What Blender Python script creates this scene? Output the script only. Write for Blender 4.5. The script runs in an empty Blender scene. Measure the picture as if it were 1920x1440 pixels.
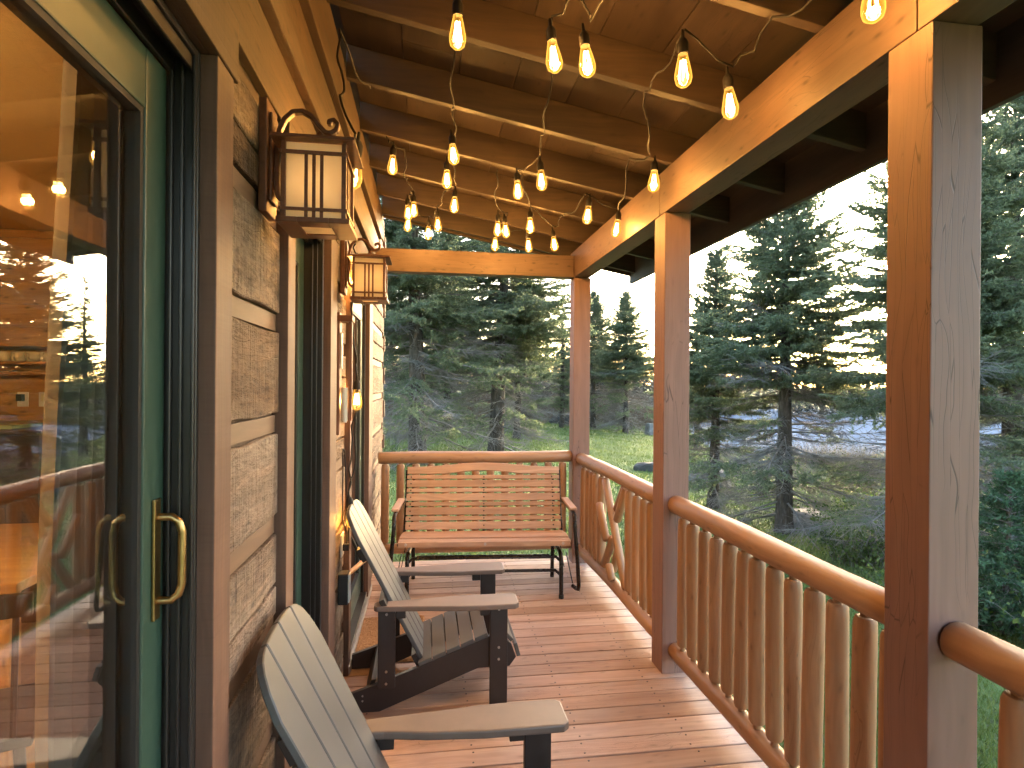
import bpy, bmesh, math, random
import numpy as np
from mathutils import Vector, Matrix
R = math.radians
SC = bpy.context.scene
COL = SC.collection
rnd = random.Random(7)

# ------------------------------------------------------------------ camera
cam = bpy.data.cameras.new('camera'); camo = bpy.data.objects.new('camera', cam); COL.objects.link(camo)
cam.sensor_width = 36.0; cam.lens = 20.625; cam.clip_start = 0.05; cam.clip_end = 6000
YAW = math.atan(.1455)
camo.rotation_mode = 'XYZ'
camo.matrix_world = (Matrix.Translation((0, 0, 1.65)) @ Matrix.Rotation(-YAW, 4, 'Z') @ Matrix.Rotation(R(90), 4, 'X')
                     @ Matrix.Rotation(.0078, 4, 'Z'))
SC.camera = camo

# ------------------------------------------------------------------ sky, sun, exposure
SUN_AZ, SUN_EL = R(41), R(11.0)
w = bpy.data.worlds.new('World'); SC.world = w; w.use_nodes = True
nt = w.node_tree; nt.nodes.clear()
sky = nt.nodes.new('ShaderNodeTexSky'); sky.sky_type = 'NISHITA'; sky.sun_disc = False
sky.sun_elevation = SUN_EL; sky.sun_rotation = SUN_AZ; sky.air_density = 1.0; sky.dust_density = 3.2; sky.ozone_density = 0.9
bg = nt.nodes.new('ShaderNodeBackground'); bg.inputs['Strength'].default_value = 0.15
wo = nt.nodes.new('ShaderNodeOutputWorld')
nt.links.new(sky.outputs[0], bg.inputs[0]); nt.links.new(bg.outputs[0], wo.inputs[0])
sl = bpy.data.lights.new('sun', 'SUN'); sl.energy = 0.1; sl.angle = R(20); sl.color = (1, .86, .68)
so = bpy.data.objects.new('sun', sl); COL.objects.link(so)
sd = Vector((math.sin(SUN_AZ) * math.cos(SUN_EL), math.cos(SUN_AZ) * math.cos(SUN_EL), math.sin(SUN_EL)))
so.rotation_euler = sd.to_track_quat('Z', 'Y').to_euler(); so.location = (20, 20, 12)
SC.view_settings.view_transform = 'Standard'; SC.view_settings.look = 'None'; SC.view_settings.gamma = 1.0
SC.view_settings.exposure = 3.75
SC.view_settings.use_curve_mapping = False
BULB_W = 0.74          # watts in each small filament bulb
SC.cycles.use_light_tree = False; SC.cycles.max_bounces = 6; SC.cycles.diffuse_bounces = 3; SC.cycles.glossy_bounces = 3; SC.cycles.transparent_max_bounces = 24
SC.cycles.use_adaptive_sampling = True; SC.cycles.adaptive_threshold = .05
SC.cycles.sample_clamp_indirect = 4.0
SC.cycles.caustics_reflective = False; SC.cycles.caustics_refractive = False

# ------------------------------------------------------------------ mesh helpers
class MB:
    def __init__(s): s.v = []; s.f = []
    def add(s, vs, fs):
        n = len(s.v); s.v += [tuple(p) for p in vs]; s.f += [tuple(i + n for i in q) for q in fs]; return s
    def box(s, a, b):
        x0, y0, z0 = a; x1, y1, z1 = b
        return s.add([(x0,y0,z0),(x1,y0,z0),(x1,y1,z0),(x0,y1,z0),(x0,y0,z1),(x1,y0,z1),(x1,y1,z1),(x0,y1,z1)],
                     [(0,3,2,1),(4,5,6,7),(0,1,5,4),(1,2,6,5),(2,3,7,6),(3,0,4,7)])
    def prism(s, poly, axis, a, b):
        """extrude a 2D polygon along axis from a to b"""
        n = len(poly)
        def P(p, t):
            return {'x': (t, p[0], p[1]), 'y': (p[0], t, p[1]), 'z': (p[0], p[1], t)}[axis]
        vs = [P(p, a) for p in poly] + [P(p, b) for p in poly]
        fs = [tuple(range(n)), tuple(range(2*n-1, n-1, -1))] + [(i, i+n, (i+1) % n + n, (i+1) % n) for i in range(n)]
        return s.add(vs, fs)
    def tube(s, path, rad, n=8, cap=True):
        P = [Vector(p) for p in path]; m = len(P)
        if not hasattr(rad, '__len__'): rad = [rad] * m
        T = [(P[min(i+1, m-1)] - P[max(i-1, 0)]).normalized() for i in range(m)]
        up = Vector((0, 0, 1)) if abs(T[0].z) < .9 else Vector((1, 0, 0))
        u = T[0].cross(up).normalized(); vs = []
        for i in range(m):
            u = (u - T[i] * u.dot(T[i])); u = u.normalized() if u.length > 1e-6 else T[i].orthogonal().normalized()
            v = T[i].cross(u)
            for k in range(n):
                a = 2 * math.pi * k / n
                vs.append(P[i] + (u * math.cos(a) + v * math.sin(a)) * rad[i])
        fs = [(i*n+k, i*n+(k+1) % n, (i+1)*n+(k+1) % n, (i+1)*n+k) for i in range(m-1) for k in range(n)]
        if cap: fs += [tuple(range(n-1, -1, -1)), tuple((m-1)*n+k for k in range(n))]
        return s.add(vs, fs)
    def bar(s, path, wx, wy, side=(0, 1, 0)):
        """flat bar swept along a path; wx across, wy along 'side'"""
        P = [Vector(p) for p in path]; m = len(P); sd = Vector(side).normalized(); vs = []
        for i in range(m):
            t = (P[min(i+1, m-1)] - P[max(i-1, 0)]).normalized(); nrm = t.cross(sd).normalized()
            for a, b in ((-1, -1), (1, -1), (1, 1), (-1, 1)):
                vs.append(P[i] + nrm * a * wx / 2 + sd * b * wy / 2)
        fs = [(i*4+k, i*4+(k+1) % 4, (i+1)*4+(k+1) % 4, (i+1)*4+k) for i in range(m-1) for k in range(4)]
        fs += [(3, 2, 1, 0), tuple((m-1)*4+k for k in range(4))]
        return s.add(vs, fs)
    def lathe(s, prof, c=(0, 0, 0), n=16):
        """prof: (r, z) list, around z through c"""
        vs = []; fs = []
        for r_, z in prof:
            for k in range(n):
                a = 2 * math.pi * k / n; vs.append((c[0] + r_ * math.cos(a), c[1] + r_ * math.sin(a), c[2] + z))
        for i in range(len(prof) - 1):
            for k in range(n):
                fs.append((i*n+k, i*n+(k+1) % n, (i+1)*n+(k+1) % n, (i+1)*n+k))
        fs += [tuple(range(n-1, -1, -1)), tuple((len(prof)-1)*n+k for k in range(n))]
        return s.add(vs, fs)
    def disc(s, c, axis, r, h, n=10):
        poly = [(r*math.cos(2*math.pi*k/n), r*math.sin(2*math.pi*k/n)) for k in range(n)]
        i = 'xyz'.index(axis); o = [j for j in range(3) if j != i]
        poly = [(p[0]+c[o[0]], p[1]+c[o[1]]) for p in poly]
        return s.prism(poly, axis, c[i], c[i]+h)

ORG = {}
def to_mesh(name, mb, mat, origin=(0, 0, 0), bevel=0, smooth=False, seg=2):
    me = bpy.data.meshes.new(name); O = Vector(origin)
    me.from_pydata([tuple(Vector(p) - O) for p in mb.v], [], mb.f)
    bm = bmesh.new(); bm.from_mesh(me)
    bmesh.ops.recalc_face_normals(bm, faces=bm.faces)
    if bevel:
        ed = [e for e in bm.edges if len(e.link_faces) == 2 and e.calc_face_angle(0) > .5]
        bmesh.ops.bevel(bm, geom=ed, offset=bevel, segments=seg, affect='EDGES', profile=.6, clamp_overlap=True)
    if smooth:
        for q in bm.faces: q.smooth = True
        for e in bm.edges:
            if len(e.link_faces) == 2 and e.calc_face_angle(0) > .9: e.smooth = False
    bm.to_mesh(me); bm.free()
    if mat: me.materials.append(mat)
    return me
def tag(o, label=None, cat=None, group=None, kind=None):
    if label: o['label'] = label
    if cat: o['category'] = cat
    if group: o['group'] = group
    if kind: o['kind'] = kind
    return o
def thing(name, label, cat, loc=(0, 0, 0), rotz=0, group=None, local=False):
    o = bpy.data.objects.new(name, None); COL.objects.link(o); o.location = loc; o.rotation_euler = (0, 0, rotz)
    o.empty_display_size = .1
    ORG[o.name] = Vector((0, 0, 0)) if local else Vector(loc)
    return tag(o, label, cat, group)
def part(name, mb, mat, parent=None, bevel=0, smooth=False, origin=None, seg=2, label=None):
    if origin is None:
        a = np.array(mb.v); origin = (a.min(0) + a.max(0)) / 2
    O = Vector(origin); me = to_mesh(name, mb, mat, O, bevel, smooth, seg)
    o = bpy.data.objects.new(name, me); COL.objects.link(o); ORG[o.name] = O
    if parent:
        o.parent = parent; o.location = O - ORG[parent.name]
    else: o.location = O
    if label: o['label'] = label
    return o
def inst(name, me, parent, loc, rot=(0, 0, 0), scale=(1, 1, 1)):
    o = bpy.data.objects.new(name, me); COL.objects.link(o); ORG[o.name] = Vector(loc)
    if parent: o.parent = parent; o.location = Vector(loc) - ORG[parent.name]
    else: o.location = loc
    o.rotation_euler = rot; o.scale = scale
    return o
def copy_tree(o, parent=None):
    c = o.copy(); COL.objects.link(c); c.parent = parent
    if o.name in ORG: ORG[c.name] = ORG[o.name]
    for ch in list(o.children): copy_tree(ch, c)
    return c
def np_mesh(name, V, F, mats=(), smooth=False):
    """fast mesh from numpy arrays; F is (n,3) or (n,4)"""
    me = bpy.data.meshes.new(name); V = np.asarray(V, np.float32); F = np.asarray(F, np.int32); k = F.shape[1]
    me.vertices.add(len(V)); me.vertices.foreach_set('co', V.ravel())
    me.loops.add(F.size); me.loops.foreach_set('vertex_index', F.ravel())
    me.polygons.add(len(F)); me.polygons.foreach_set('loop_start', np.arange(len(F), dtype=np.int32) * k)
    me.polygons.foreach_set('loop_total', np.full(len(F), k, np.int32))
    me.polygons.foreach_set('use_smooth', np.full(len(F), smooth, bool))
    me.update(calc_edges=True)
    for m in mats: me.materials.append(m)
    return me

# ------------------------------------------------------------------ materials
class NT:
    def __init__(s, name):
        s.m = bpy.data.materials.new(name); s.m.use_nodes = True; s.t = s.m.node_tree; s.t.nodes.clear()
        s.out = s.n('ShaderNodeOutputMaterial')
    def n(s, typ, **k):
        o = s.t.nodes.new(typ)
        for a, b in k.items():
            if a.startswith('i_'): o.inputs[a[2:].replace('_', ' ')].default_value = b
            else: setattr(o, a, b)
        return o
    def l(s, a, b): s.t.links.new(a, b)
    def bsdf(s, **k):
        b = s.n('ShaderNodeBsdfPrincipled')
        for a, v in k.items(): b.inputs[a].default_value = v
        s.l(b.outputs[0], s.out.inputs[0]); return b
    def ramp(s, fac, stops):
        r_ = s.n('ShaderNodeValToRGB'); e = r_.color_ramp.elements
        while len(e) < len(stops): e.new(.5)
        for i, (p, c) in enumerate(stops): e[i].position = p; e[i].color = (*c, 1) if len(c) == 3 else c
        s.l(fac, r_.inputs[0]); return r_.outputs[0]
    def mix(s, fac, a, b, mode='MIX'):
        m = s.n('ShaderNodeMix', data_type='RGBA', blend_type=mode)
        for sock, v in ((m.inputs[0], fac), (m.inputs[6], a), (m.inputs[7], b)):
            if hasattr(v, 'links'): s.l(v, sock)
            elif isinstance(v, tuple): sock.default_value = (*v, 1)
            else: sock.default_value = v
        return m.outputs[2]
    def math(s, op, a, b=None, clamp=False):
        m = s.n('ShaderNodeMath', operation=op, use_clamp=clamp)
        for i, v in enumerate((a, b)):
            if v is None: continue
            if hasattr(v, 'links'): s.l(v, m.inputs[i])
            else: m.inputs[i].default_value = v
        return m.outputs[0]
    def noise(s, vec, scale, detail=4, rough=.55, dist=0.0):
        n_ = s.n('ShaderNodeTexNoise'); n_.inputs['Scale'].default_value = scale; n_.inputs['Detail'].default_value = detail
        n_.inputs['Roughness'].default_value = rough; n_.inputs['Distortion'].default_value = dist
        if vec is not None: s.l(vec, n_.inputs['Vector'])
        return n_.outputs[0]
    def mapping(s, vec, scale=(1, 1, 1), loc=None):
        m = s.n('ShaderNodeMapping'); m.inputs['Scale'].default_value = scale
        s.l(vec, m.inputs['Vector'])
        if loc is not None: s.l(loc, m.inputs['Location'])
        return m.outputs[0]
    def bump(s, h, strength, dist, bsdf):
        b = s.n('ShaderNodeBump'); b.inputs['Strength'].default_value = strength; b.inputs['Distance'].default_value = dist
        s.l(h, b.inputs['Height']); s.l(b.outputs[0], bsdf.inputs['Normal'])

def obj_coords(t):
    """object coordinates shifted per object, so alike pieces do not share their grain"""
    tc = t.n('ShaderNodeTexCoord'); oi = t.n('ShaderNodeObjectInfo')
    c = t.n('ShaderNodeCombineXYZ')
    for i, k in enumerate((17.3, 31.7, 53.1)): t.l(t.math('MULTIPLY', oi.outputs['Random'], k), c.inputs[i])
    a = t.n('ShaderNodeVectorMath', operation='ADD'); t.l(tc.outputs['Object'], a.inputs[0]); t.l(c.outputs[0], a.inputs[1])
    return a.outputs[0], oi.outputs['Random']

WOODS = {}
def wood(name, dark, light, axis='y', rough=.6, grain=26.0, knots=0.0, var=.18, bump=.25, grey=None, greyamt=0., cracks=0., blotch=.35, saw=0., chips=0.):
    key = (name, axis)
    if key in WOODS: return WOODS[key]
    t = NT('%s_%s' % (name, axis)); vec, rv = obj_coords(t)
    al = 1.1; sc = [grain] * 3; sc['xyz'.index(axis)] = al
    warp = t.noise(vec, 1.7, 2)
    wv = t.n('ShaderNodeVectorMath', operation='MULTIPLY_ADD')
    cw = t.n('ShaderNodeCombineXYZ')
    for i in range(3):
        if 'xyz'[i] != axis: t.l(t.math('MULTIPLY', t.math('SUBTRACT', warp, .5), .09), cw.inputs[i])
    t.l(cw.outputs[0], wv.inputs[0]); wv.inputs[1].default_value = (1, 1, 1); t.l(vec, wv.inputs[2])
    v2 = wv.outputs[0]
    g1 = t.noise(t.mapping(v2, sc), 1.0, 3, .6, .4)
    g2 = t.noise(t.mapping(v2, [q * 3.3 if q != al else 2.4 for q in sc]), 1.0, 1, .6)
    g = t.math('ADD', t.math('MULTIPLY', g1, .7), t.math('MULTIPLY', g2, .3))
    col = t.ramp(g, [(.30, dark), (.52, tuple((a + b) / 2 for a, b in zip(dark, light))), (.68, light)])
    big = t.noise(vec, 2.3, 2, .6)
    col = t.mix(t.math('MULTIPLY', t.math('SUBTRACT', big, .35, True), blotch * 2, True), col, tuple(c * .62 for c in dark), 'MIX')
    hgt = g
    if knots:
        ks = [4.0] * 3; ks['xyz'.index(axis)] = 1.5
        vo = t.n('ShaderNodeTexVoronoi'); t.l(t.mapping(v2, ks), vo.inputs['Vector']); vo.inputs['Randomness'].default_value = 1
        kf = t.ramp(vo.outputs['Distance'], [(.06, (1, 1, 1)), (.13, (.45, .45, .45)), (.2, (.12, .12, .12)), (.34, (0, 0, 0))])
        col = t.mix(t.math('MULTIPLY', kf, knots), col, tuple(c * .28 for c in dark))
    if grey:
        gn = t.noise(t.mapping(vec, [3.2 if a != axis else .9 for a in 'xyz']), 1.0, 5, .65)
        gf = t.ramp(gn, [(.38, (0, 0, 0)), (.62, (1, 1, 1))])
        col = t.mix(t.math('MULTIPLY', gf, greyamt), col, grey)
    if cracks:
        cs = [grain * .55] * 3; cs['xyz'.index(axis)] = .22
        ve = t.n('ShaderNodeTexVoronoi', feature='DISTANCE_TO_EDGE'); t.l(t.mapping(v2, cs), ve.inputs['Vector'])
        cf = t.ramp(ve.outputs['Distance'], [(.004, (1, 1, 1)), (.02, (0, 0, 0))])
        cm = t.ramp(t.noise(t.mapping(vec, [3.1 if a != axis else .8 for a in 'xyz']), 1.0, 1), [(.48, (0, 0, 0)), (.55, (1, 1, 1))])
        cc = t.math('MULTIPLY', t.math('MULTIPLY', cf, cm), cracks)
        col = t.mix(cc, col, tuple(c * .2 for c in dark))
        hgt = t.math('SUBTRACT', hgt, t.math('MULTIPLY', cc, 1.5))
    if saw:
        ss = [6.] * 3; ss['xyz'.index(axis)] = 120.
        sn = t.noise(t.mapping(v2, ss), 1.0, 2, .6)
        hgt = t.math('ADD', hgt, t.math('MULTIPLY', sn, saw))
        col = t.mix(t.math('MULTIPLY', t.ramp(sn, [(.3, (1, 1, 1)), (.5, (0, 0, 0))]), .35 * min(saw, 1)), col, tuple(c * .45 for c in dark))
    if chips:
        ch = t.noise(t.mapping(vec, [60. if a != axis else 22. for a in 'xyz']), 1.0, 4, .7)
        hgt = t.math('ADD', hgt, t.math('MULTIPLY', ch, 1.4 * chips))
        st_ = t.noise(t.mapping(vec, [7. if a != axis else 4. for a in 'xyz']), 1.0, 5, .75)
        col = t.mix(t.ramp(st_, [(.55, (0, 0, 0)), (.68, (.75, .75, .75))]), col, (.03, .02, .014))
        col = t.mix(t.math('MULTIPLY', t.ramp(ch, [(.32, (1, 1, 1)), (.5, (0, 0, 0))]), .5), col, tuple(c * .7 for c in dark))
    br = t.math('ADD', t.math('MULTIPLY', t.math('SUBTRACT', rv, .5), 2 * var), 1.0)
    hs = t.n('ShaderNodeHueSaturation'); t.l(col, hs.inputs['Color']); t.l(br, hs.inputs['Value'])
    t.l(t.math('ADD', t.math('MULTIPLY', t.math('SUBTRACT', rv, .5), -var), 1.0), hs.inputs['Saturation'])
    b = t.bsdf(); t.l(hs.outputs[0], b.inputs['Base Color'])
    t.l(t.math('ADD', t.math('MULTIPLY', g, .25), rough - .12), b.inputs['Roughness'])
    t.bump(hgt, min(bump, 1.0), .004 if bump < .8 else .011, b)
    WOODS[key] = t.m; return t.m

def plain(name, col, rough=.5, metal=0., noise=.0, nscale=30., bump=0., spec=.5, coat=0.):
    t = NT(name); vec, rv = obj_coords(t); b = t.bsdf(Roughness=rough, Metallic=metal)
    b.inputs['Specular IOR Level'].default_value = spec; b.inputs['Coat Weight'].default_value = coat
    n1 = t.noise(vec, nscale, 4, .6)
    c = t.ramp(n1, [(.3, tuple(q * (1 - noise) for q in col)), (.7, tuple(min(1, q * (1 + noise)) for q in col))])
    t.l(c, b.inputs['Base Color'])
    t.l(t.math('ADD', t.math('MULTIPLY', n1, .2), rough - .1), b.inputs['Roughness'])
    if bump: t.bump(n1, bump, .003, b)
    return t.m
def glass(name, tint=(1, 1, 1), gain=1.0, rough=0.0):
    t = NT(name); tr = t.n('ShaderNodeBsdfTransparent'); tr.inputs[0].default_value = (*tint, 1)
    gl = t.n('ShaderNodeBsdfGlossy'); gl.inputs['Roughness'].default_value = rough
    lw = t.n('ShaderNodeLayerWeight'); lw.inputs[0].default_value = .5     # Schlick reflectance of a thin pane
    fr = t.math('ADD', t.math('MULTIPLY', t.math('POWER', lw.outputs['Facing'], 4.0), .95), .045)
    mx = t.n('ShaderNodeMixShader'); t.l(t.math('MULTIPLY', fr, gain, True), mx.inputs[0])
    t.l(tr.outputs[0], mx.inputs[1]); t.l(gl.outputs[0], mx.inputs[2]); t.l(mx.outputs[0], t.out.inputs[0]); return t.m
def emit(name, col, st):
    t = NT(name); e = t.n('ShaderNodeEmission'); e.inputs[0].default_value = (*col, 1); e.inputs[1].default_value = st
    t.l(e.outputs[0], t.out.inputs[0]); return t.m

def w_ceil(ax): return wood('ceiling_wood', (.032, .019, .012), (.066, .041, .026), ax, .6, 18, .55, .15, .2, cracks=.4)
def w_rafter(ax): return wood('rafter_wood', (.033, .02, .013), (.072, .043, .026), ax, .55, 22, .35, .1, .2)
def w_post(ax): return wood('stained_post_wood', (.205, .108, .082), (.28, .15, .117), ax, .55, 14, .16, .05, .22, cracks=.7, blotch=.06)
def w_beam(ax): return wood('stained_beam_wood', (.10, .06, .044), (.172, .106, .078), ax, .55, 13, .75, .06, .2, cracks=.5, blotch=.15)
def w_log(ax): return wood('varnished_log', (.30, .158, .08), (.48, .28, .15), ax, .46, 16, .45, .08, .12, cracks=.35, blotch=.12)
def w_deck(ax): return wood('deck_wood', (.31, .168, .108), (.55, .34, .235), ax, .6, 24, .5, .22, .35, grey=(.48, .37, .30), greyamt=.4, cracks=.45, blotch=.22)
def w_rough(ax): return wood('rough_weathered_board', (.065, .037, .023), (.32, .195, .12), ax, .8, 17, .95, .24, 1.0, grey=(.37, .285, .215), greyamt=.5, cracks=.12, blotch=.5, saw=1.0, chips=1.0)
def w_strip(ax): return wood('planed_tan_strip', (.12, .07, .042), (.20, .122, .077), ax, .6, 20, .1, .1, .2, blotch=.1)
def w_casing(ax): return wood('brown_casing_wood', (.062, .025, .014), (.15, .07, .042), ax, .6, 24, .15, .08, .35, grey=(.17, .10, .07), greyamt=.25, blotch=.2, saw=.35)
def w_frieze(ax): return wood('frieze_wood', (.065, .035, .017), (.145, .084, .044), ax, .7, 14, .5, .12, .5, blotch=.45, cracks=.4, saw=.3)
def w_pine(ax): return wood('knotty_pine', (.36, .18, .06), (.58, .34, .13), ax, .4, 15, .8, .08, .1, blotch=.08)
def w_slat(ax): return wood('glider_slat_wood', (.39, .215, .125), (.62, .385, .24), ax, .5, 22, .2, .12, .15, blotch=.12)

M_green = plain('green_enamel', (.032, .064, .046), .4, noise=.06)
M_black = plain('dark_bronze_frame', (.022, .018, .017), .35, noise=.1)
M_gasket = plain('black_gasket', (.008, .008, .008), .6)
M_brass = plain('aged_brass', (.42, .27, .11), .32, 1.0, noise=.15, nscale=60)
M_glass = glass('door_glass', (.97, .98, .97), 1.65)
M_bronze = plain('lantern_bronze', (.14, .052, .024), .42, .3, noise=.25, nscale=50, bump=.15)
M_wire = plain('black_wire', (.014, .011, .009), .6, spec=.3)
M_screw = plain('screw_steel', (.45, .43, .4), .35, 1.0)

# ================================================================== ground
def gz(x, y):
    x = np.asarray(x, float); y = np.asarray(y, float)
    z = -.72 - .045 * np.clip(x - 1, 0, 14) + .0 * y
    bank = np.clip((x * .62 + y * .78 - 24.5) / 7.0, 0, 1) * np.clip((x - .36 * y - 3.2) / 4.0, 0, 1)
    z = z - 2.2 * bank * bank * (3 - 2 * bank)
    z += .05 * np.sin(x * .9 + .4) * np.cos(y * .7) + .03 * np.sin(x * 2.1 + y * 1.7)
    return z
def build_ground():
    xs = np.concatenate([np.linspace(-2500, -22, 16), np.linspace(-20, 46, 133), np.linspace(50, 2500, 24)])
    ys = np.concatenate([np.linspace(-300, -12, 8), np.linspace(-10, 58, 137), np.linspace(62, 2500, 24)])
    X, Y = np.meshgrid(xs, ys); Z = gz(X, Y)
    V = np.stack([X.ravel(), Y.ravel(), Z.ravel()], 1); nx = len(xs)
    i = np.arange(len(ys) - 1)[:, None] * nx + np.arange(nx - 1)[None]
    F = np.stack([i, i + 1, i + nx + 1, i + nx], -1).reshape(-1, 4)
    t = NT('lawn_soil'); tc = t.n('ShaderNodeTexCoord'); b = t.bsdf(Roughness=.95); v = tc.outputs['Object']
    n1 = t.noise(v, .35, 5, .6); n2 = t.noise(v, 9, 5, .7)
    c = t.ramp(n1, [(.35, (.075, .115, .03)), (.5, (.105, .165, .04)), (.66, (.15, .19, .06))])
    c = t.mix(t.ramp(n2, [(.45, (0, 0, 0)), (.7, (.7, .7, .7))]), c, (.05, .048, .024))
    t.l(c, b.inputs['Base Color']); t.bump(n2, .8, .05, b)
    o = bpy.data.objects.new('ground', np_mesh('ground', V, F, [t.m], True)); COL.objects.link(o); tag(o, kind='structure')
build_ground()
t = NT('pond_water'); b = t.bsdf(Roughness=.5); b.inputs['Base Color'].default_value = (.14, .172, .22, 1); b.inputs['Specular IOR Level'].default_value = 0.0; b.inputs['IOR'].default_value = 1.33
tc = t.n('ShaderNodeTexCoord'); t.bump(t.noise(t.mapping(tc.outputs['Object'], (1.2, .5, 1)), 1.3, 4, .6), .35, .1, b)
pw = MB(); pw.add([(9, 18, -2.6), (140, 18, -2.6), (140, 100, -2.6), (9, 100, -2.6)], [(0, 1, 2, 3)])
tag(part('pond_water', pw, t.m), 'pale blue pond behind the spruces on the right', kind='structure')

# ================================================================== deck
deck = thing('deck', 'stained wood plank porch deck', 'deck', (.5, 2.2, 0)); deck['kind'] = 'structure'; del deck['category']
y = -1.6; k = 0
while y < 5.42:
    wd = .118
    m = MB().box((-.455, y, -.035), (1.505 + rnd.uniform(-.004, .004), y + wd, rnd.uniform(-.0015, .0015)))
    part('deck_board', m, w_deck('x'), deck, bevel=.005)
    y += wd + .007
sm_ = MB(); y = -.2
while y < 5.42:
    for x in (-.28, .22, .72, 1.22):
        for dy in (.024, .094): sm_.disc((x + rnd.uniform(-.008, .008), -1.6 + .125 * round((y + 1.6) / .125) + dy, .0012), 'z', .0046, .0012, 7)
    y += .125
so_ = part('deck_screws', sm_, M_black, deck); so_['kind'] = 'stuff'
for x in (-.3, .2, .7, 1.2): part('joist', MB().box((x, -1.6, -.24), (x + .04, 5.42, -.037)), w_rafter('y'), deck)
part('rim_joist', MB().box((1.46, -1.6, -.26), (1.498, 5.42, -.038)), w_post('y'), deck)
part('rim_joist', MB().box((-.45, 5.42, -.26), (1.498, 5.455, -.002)), w_post('x'), deck)
for yy in (-1.0, 1.47, 3.28, 5.3): part('pier', MB().box((1.34, yy - .1, -1.6), (1.455, yy + .1, -.262)), plain('concrete', (.3, .29, .27), .9, noise=.2), deck)

# ================================================================== cabin: wall, doors
cabin = thing('cabin', 'rustic log cabin with rough weathered plank wall and green doors', 'cabin', (-.6, 2.0, 0))
M_core = plain('wall_sheathing', (.12, .075, .045), .9, noise=.2)
OPEN = [(-.95, 1.262, .12, 2.31), (1.985, 2.70, .12, 2.31), (3.485, 4.50, .06, 2.27)]   # y0,y1,z0,z1 of the openings inside the casings
WALL_Y0, WALL_Y1, WALL_Z = -3.0, 6.2, 3.34
FACE = -.45
segs = []; prev = WALL_Y0
for a, b_, z0, z1 in OPEN: segs.append((prev, a)); prev = b_
segs.append((prev, WALL_Y1))
for a, b_ in segs: part('wall_sheathing', MB().box((-.60, a, -.9), (FACE - .022, b_, 2.4)), M_core, cabin)
part('wall_sheathing', MB().box((-.60, WALL_Y0, 2.4), (FACE - .022, WALL_Y1, WALL_Z)), M_core, cabin)
for a, b_, z0, z1 in OPEN:
    part('wall_sheathing', MB().box((-.60, a, z1), (FACE - .022, b_, 2.399)), M_core, cabin)
    part('wall_sheathing', MB().box((-.60, a, -.9), (FACE - .022, b_, z0)), M_core, cabin)
# siding: tall rough boards with narrow planed strips set between them
def siding(ya, yb, zlo, zhi, far=False):
    pitch = .308; z = .29 - pitch * 4
    while z < zhi:
        a, b2 = max(z - .025, zlo), min(z + .027, zhi)
        if b2 - a > .012:
            part('planed_strip', MB().box((FACE - .021, ya, a), (FACE - .009, yb, b2)), w_strip('y'), cabin, bevel=.002)
        a, b2 = max(z + .028, zlo), min(z + pitch - .026, zhi)
        if b2 - a > .012:
            cut = [a, b2]
            if b2 - a > .2 and rnd.random() < .45: cut = [a, a + (b2 - a) * rnd.uniform(.35, .65), b2]
            for p, q in zip(cut[:-1], cut[1:]):
                pr = rnd.uniform(-.004, .004) + (.004 if far else 0); m = MB()
                n = max(2, int((yb - ya) / .07)); lo = []; hi = []       # wavy sawn edges
                ph = rnd.uniform(0, 6)
                for i in range(n + 1):
                    yy = ya + (yb - ya) * i / n
                    lo.append((yy, p + .002 + .0035 * (1 + math.sin(yy * 19 + ph)))); hi.append((yy, q - .002 - .0035 * (1 + math.sin(yy * 14 + ph * 2))))
                m.prism(lo + hi[::-1], 'x', FACE - .021, FACE + pr)
                part('rough_board', m, w_rough('y'), cabin, bevel=.003, seg=1)
        z += pitch
CAS = .10   # casing width
siding(1.262 + CAS + .012, 1.89 - .004, .0, 2.395)
siding(2.70 + .19, 3.385 - .004, .0, 2.395)
siding(4.50 + .28, WALL_Y1 - .03, -.75, 2.52, True)
siding(WALL_Y0, -.95 - CAS - .004, .0, 2.395)
# upper wall
part('frieze_board', MB().box((FACE - .021, WALL_Y0, 2.455), (FACE + .004, 4.8, 2.655)), w_frieze('y'), cabin, bevel=.004)
part('frieze_board', MB().box((FACE - .021, WALL_Y0, 2.66), (FACE + .034, 4.8, 2.745)), w_frieze('y'), cabin, bevel=.005)
part('frieze_board', MB().box((FACE - .021, WALL_Y0, 2.75), (FACE - .002, 5.6, 2.985)), w_frieze('y'), cabin, bevel=.004)
part('ledger_board', MB().box((FACE - .021, WALL_Y0, 2.99), (FACE + .03, 5.6, 3.26)), w_frieze('y'), cabin, bevel=.004)
siding(4.80, WALL_Y1 - .03, 2.525, 2.745, True)
siding(5.605, WALL_Y1 - .03, 2.75, 3.3, True)
# lapped board ends on the far corner
z = -.7; k = 0
while z < 3.3:
    h = .14 + .04 * ((k * 37) % 5) / 5
    part('corner_board_end', MB().box((FACE - .12, WALL_Y1 - .028, z), (FACE + (.004 if k % 2 else .02), WALL_Y1 + .02, z + h)), w_casing('z'), cabin, bevel=.004)
    z += h + .012; k += 1
# casings (face boards proud of the wall) and jambs
def casing(y0, y1, z0, z1, depth=FACE + .027, head=True, wl=CAS, wr=CAS):
    part('door_casing', MB().box((FACE - .02, y0 - wl, z0), (depth, y0, z1)), w_casing('z'), cabin, bevel=.003)
    part('door_casing', MB().box((FACE - .02, y1, z0), (depth, y1 + wr, z1)), w_casing('z'), cabin, bevel=.003)
    if head: part('head_casing', MB().box((FACE - .02, y0 - wl - .02, z1 + .001), (depth + .004, y1 + wr + .02, z1 + .135)), w_frieze('y'), cabin, bevel=.003)
casing(-.95, 1.262, .0, 2.312); casing(1.985, 2.70, .0, 2.312, wr=.18); casing(3.485, 4.50, .0, 2.272, wl=.09, wr=.26)

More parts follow.
